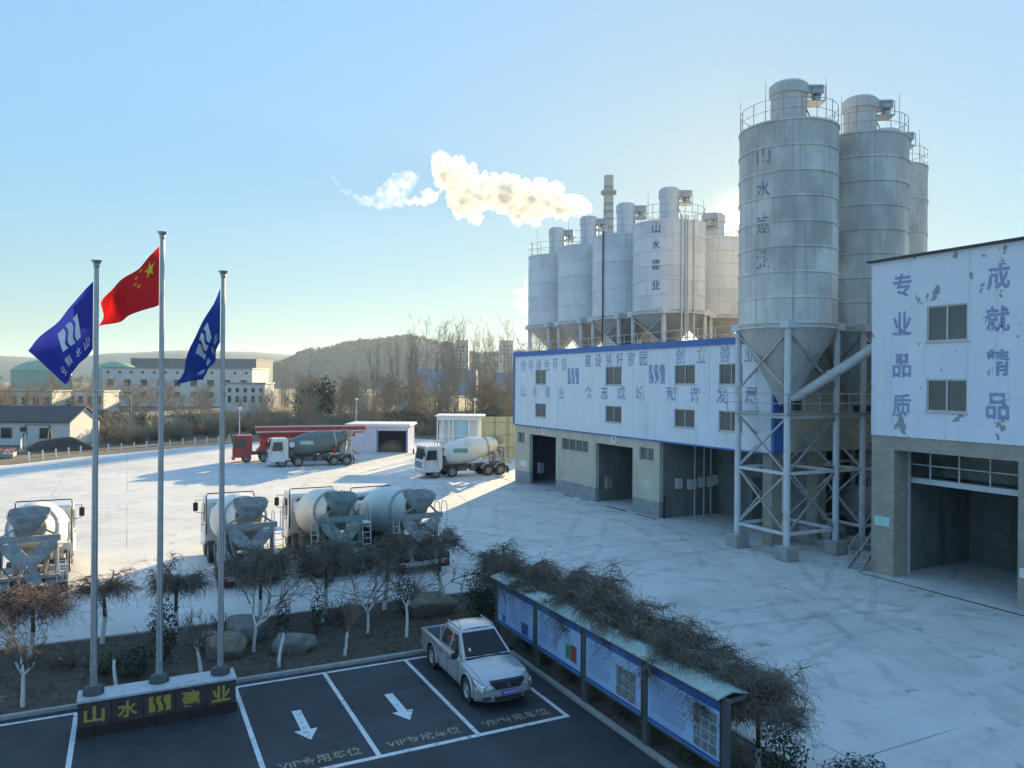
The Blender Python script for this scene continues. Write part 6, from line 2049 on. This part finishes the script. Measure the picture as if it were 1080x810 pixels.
q = cw(0, 88)
MB().box(q.x - 6, q.x + 1.5, q.y - 1.6, q.y + 1.6, 0, .45, b=.05).build('bed_wall', M_kerb, be)
for nm, cl, sd in (('red_flowers', (.5, .05, .06), 1), ('pink_flowers', (.55, .25, .35), 2), ('white_flowers', (.65, .63, .62), 3), ('leaves', (.05, .08, .03), 4)):
    rg_ = random.Random(sd); mb = MB()
    for k in range(160):
        leaf_mass(mb, (q.x - 6 + rg_.random() * 7.4, q.y - 1.5 + rg_.random() * 3, .55 + rg_.random() * .3), .12, 3, .1, rg_)
    mb.build(nm, mat(nm, cl, .8), be)
sw = thing('swing_frame', 'dark A-frame standing before the white cottage', 'swing frame', tuple(cw(40, 101)), world=True)
q = cw(40, 101); mb = MB()
for s_ in (-1.6, 1.6):
    for dd in (-.8, .8): mb.beam(q + RGT * s_ + FWD * dd + V((0, 0, -.05)), q + RGT * s_ + V((0, 0, 2.9)), .09)
mb.beam(q + RGT * -1.7 + V((0, 0, 2.9)), q + RGT * 1.7 + V((0, 0, 2.9)), .09)
mb.build('frame', M_dark, sw)

# ------------------------------------------------------------------ steam plume
def plume(label, D, balls, dens, seed, fade=None):
    rng = random.Random(seed)
    mb = MB()
    for (x, y, r_) in balls:
        rr_ = r_ * D / 811
        c = cw(x, D, 9 + (403 - y) / 811 * D) + FWD * rng.uniform(-.5, .5) * rr_
        mb.ball(c, rr_ * .92, 2, 0, .12, 1.3, (1, 1, 1), rng.random() * 9)
        for k in range(34 if r_ > 6 else 8):
            d = V((rng.gauss(0, 1), rng.gauss(0, 1), rng.gauss(0, 1))).normalized()
            mb.ball(c + d * rr_ * rng.uniform(.75, 1.05), rr_ * rng.uniform(.14, .38), 1, 0, .1, 1.5, (1, 1, 1), rng.random() * 9)
    m = bpy.data.materials.new('steam'); m.use_nodes = True
    N, L = m.node_tree.nodes, m.node_tree.links
    N.clear()
    out = N.new('ShaderNodeOutputMaterial'); pv = N.new('ShaderNodeVolumePrincipled')
    pv.inputs['Color'].default_value = (.89, .89, .89, 1); pv.inputs['Anisotropy'].default_value = .25
    tcn = N.new('ShaderNodeTexCoord'); nz = N.new('ShaderNodeTexNoise'); nz.inputs['Scale'].default_value = .55 * 300 / D * .6; nz.inputs['Detail'].default_value = 6; nz.inputs['Roughness'].default_value = .62
    L.new(tcn.outputs['Object'], nz.inputs['Vector'])
    q = N.new('ShaderNodeMapRange'); q.inputs[1].default_value = .42; q.inputs[2].default_value = .70; q.inputs[3].default_value = 0; q.inputs[4].default_value = dens
    L.new(nz.outputs['Fac'], q.inputs[0]); L.new(q.outputs[0], pv.inputs['Density']); L.new(pv.outputs[0], out.inputs['Volume'])
    o = mb.build('steam_plume', m)
    md = o.modifiers.new('fuse', 'REMESH'); md.mode = 'VOXEL'; md.voxel_size = D / 811 * 1.0
    dg = bpy.context.evaluated_depsgraph_get()
    me = bpy.data.meshes.new_from_object(o.evaluated_get(dg))
    o.modifiers.clear(); o.data = me
    me.materials.clear(); me.materials.append(m)
    tag(o, label, 'steam')
    return o
plume('big white plume of steam drifting left above the row of silos', 440,
      [(464, 172, 13), (472, 190, 17), (490, 190, 16), (488, 212, 18), (505, 205, 19), (527, 203, 17), (530, 213, 14), (550, 208, 19), (562, 220, 17), (577, 211, 19), (593, 215, 15), (608, 217, 11), (619, 219, 6), (452, 208, 9), (446, 213, 6), (438, 212, 5), (430, 214, 5), (480, 178, 12), (515, 192, 11), (540, 193, 10), (570, 195, 9), (585, 201, 9), (545, 228, 10), (500, 228, 9)], .42, 5)
plume('thin broken wisp of steam trailing off to the left of the big plume', 440,
      [(410, 205, 14), (421, 195, 12), (430, 190, 10), (398, 212, 10), (388, 214, 7), (420, 210, 10), (350, 189, 3.5), (354, 195, 4), (360, 201, 4), (367, 206, 5), (376, 210, 5), (382, 212, 6)], .07, 6)
plume('small faint puff of steam beside the farthest silo', 440, [(548, 312, 9), (556, 300, 6), (552, 325, 8), (545, 320, 6)], .12, 7)

# ------------------------------------------------------------------ haze
hm = bpy.data.materials.new('haze_air'); hm.use_nodes = True
N, L = hm.node_tree.nodes, hm.node_tree.links
N.clear()
out = N.new('ShaderNodeOutputMaterial'); pv = N.new('ShaderNodeVolumePrincipled')
pv.inputs['Color'].default_value = (.55, .74, 1, 1); pv.inputs['Density'].default_value = HAZE; pv.inputs['Anisotropy'].default_value = .4
L.new(pv.outputs[0], out.inputs['Volume'])
hz_ = boxes((-4700, 4700, -4700, 4700, -1.2, 156)).build('haze', hm)
tag(hz_, kind='stuff')
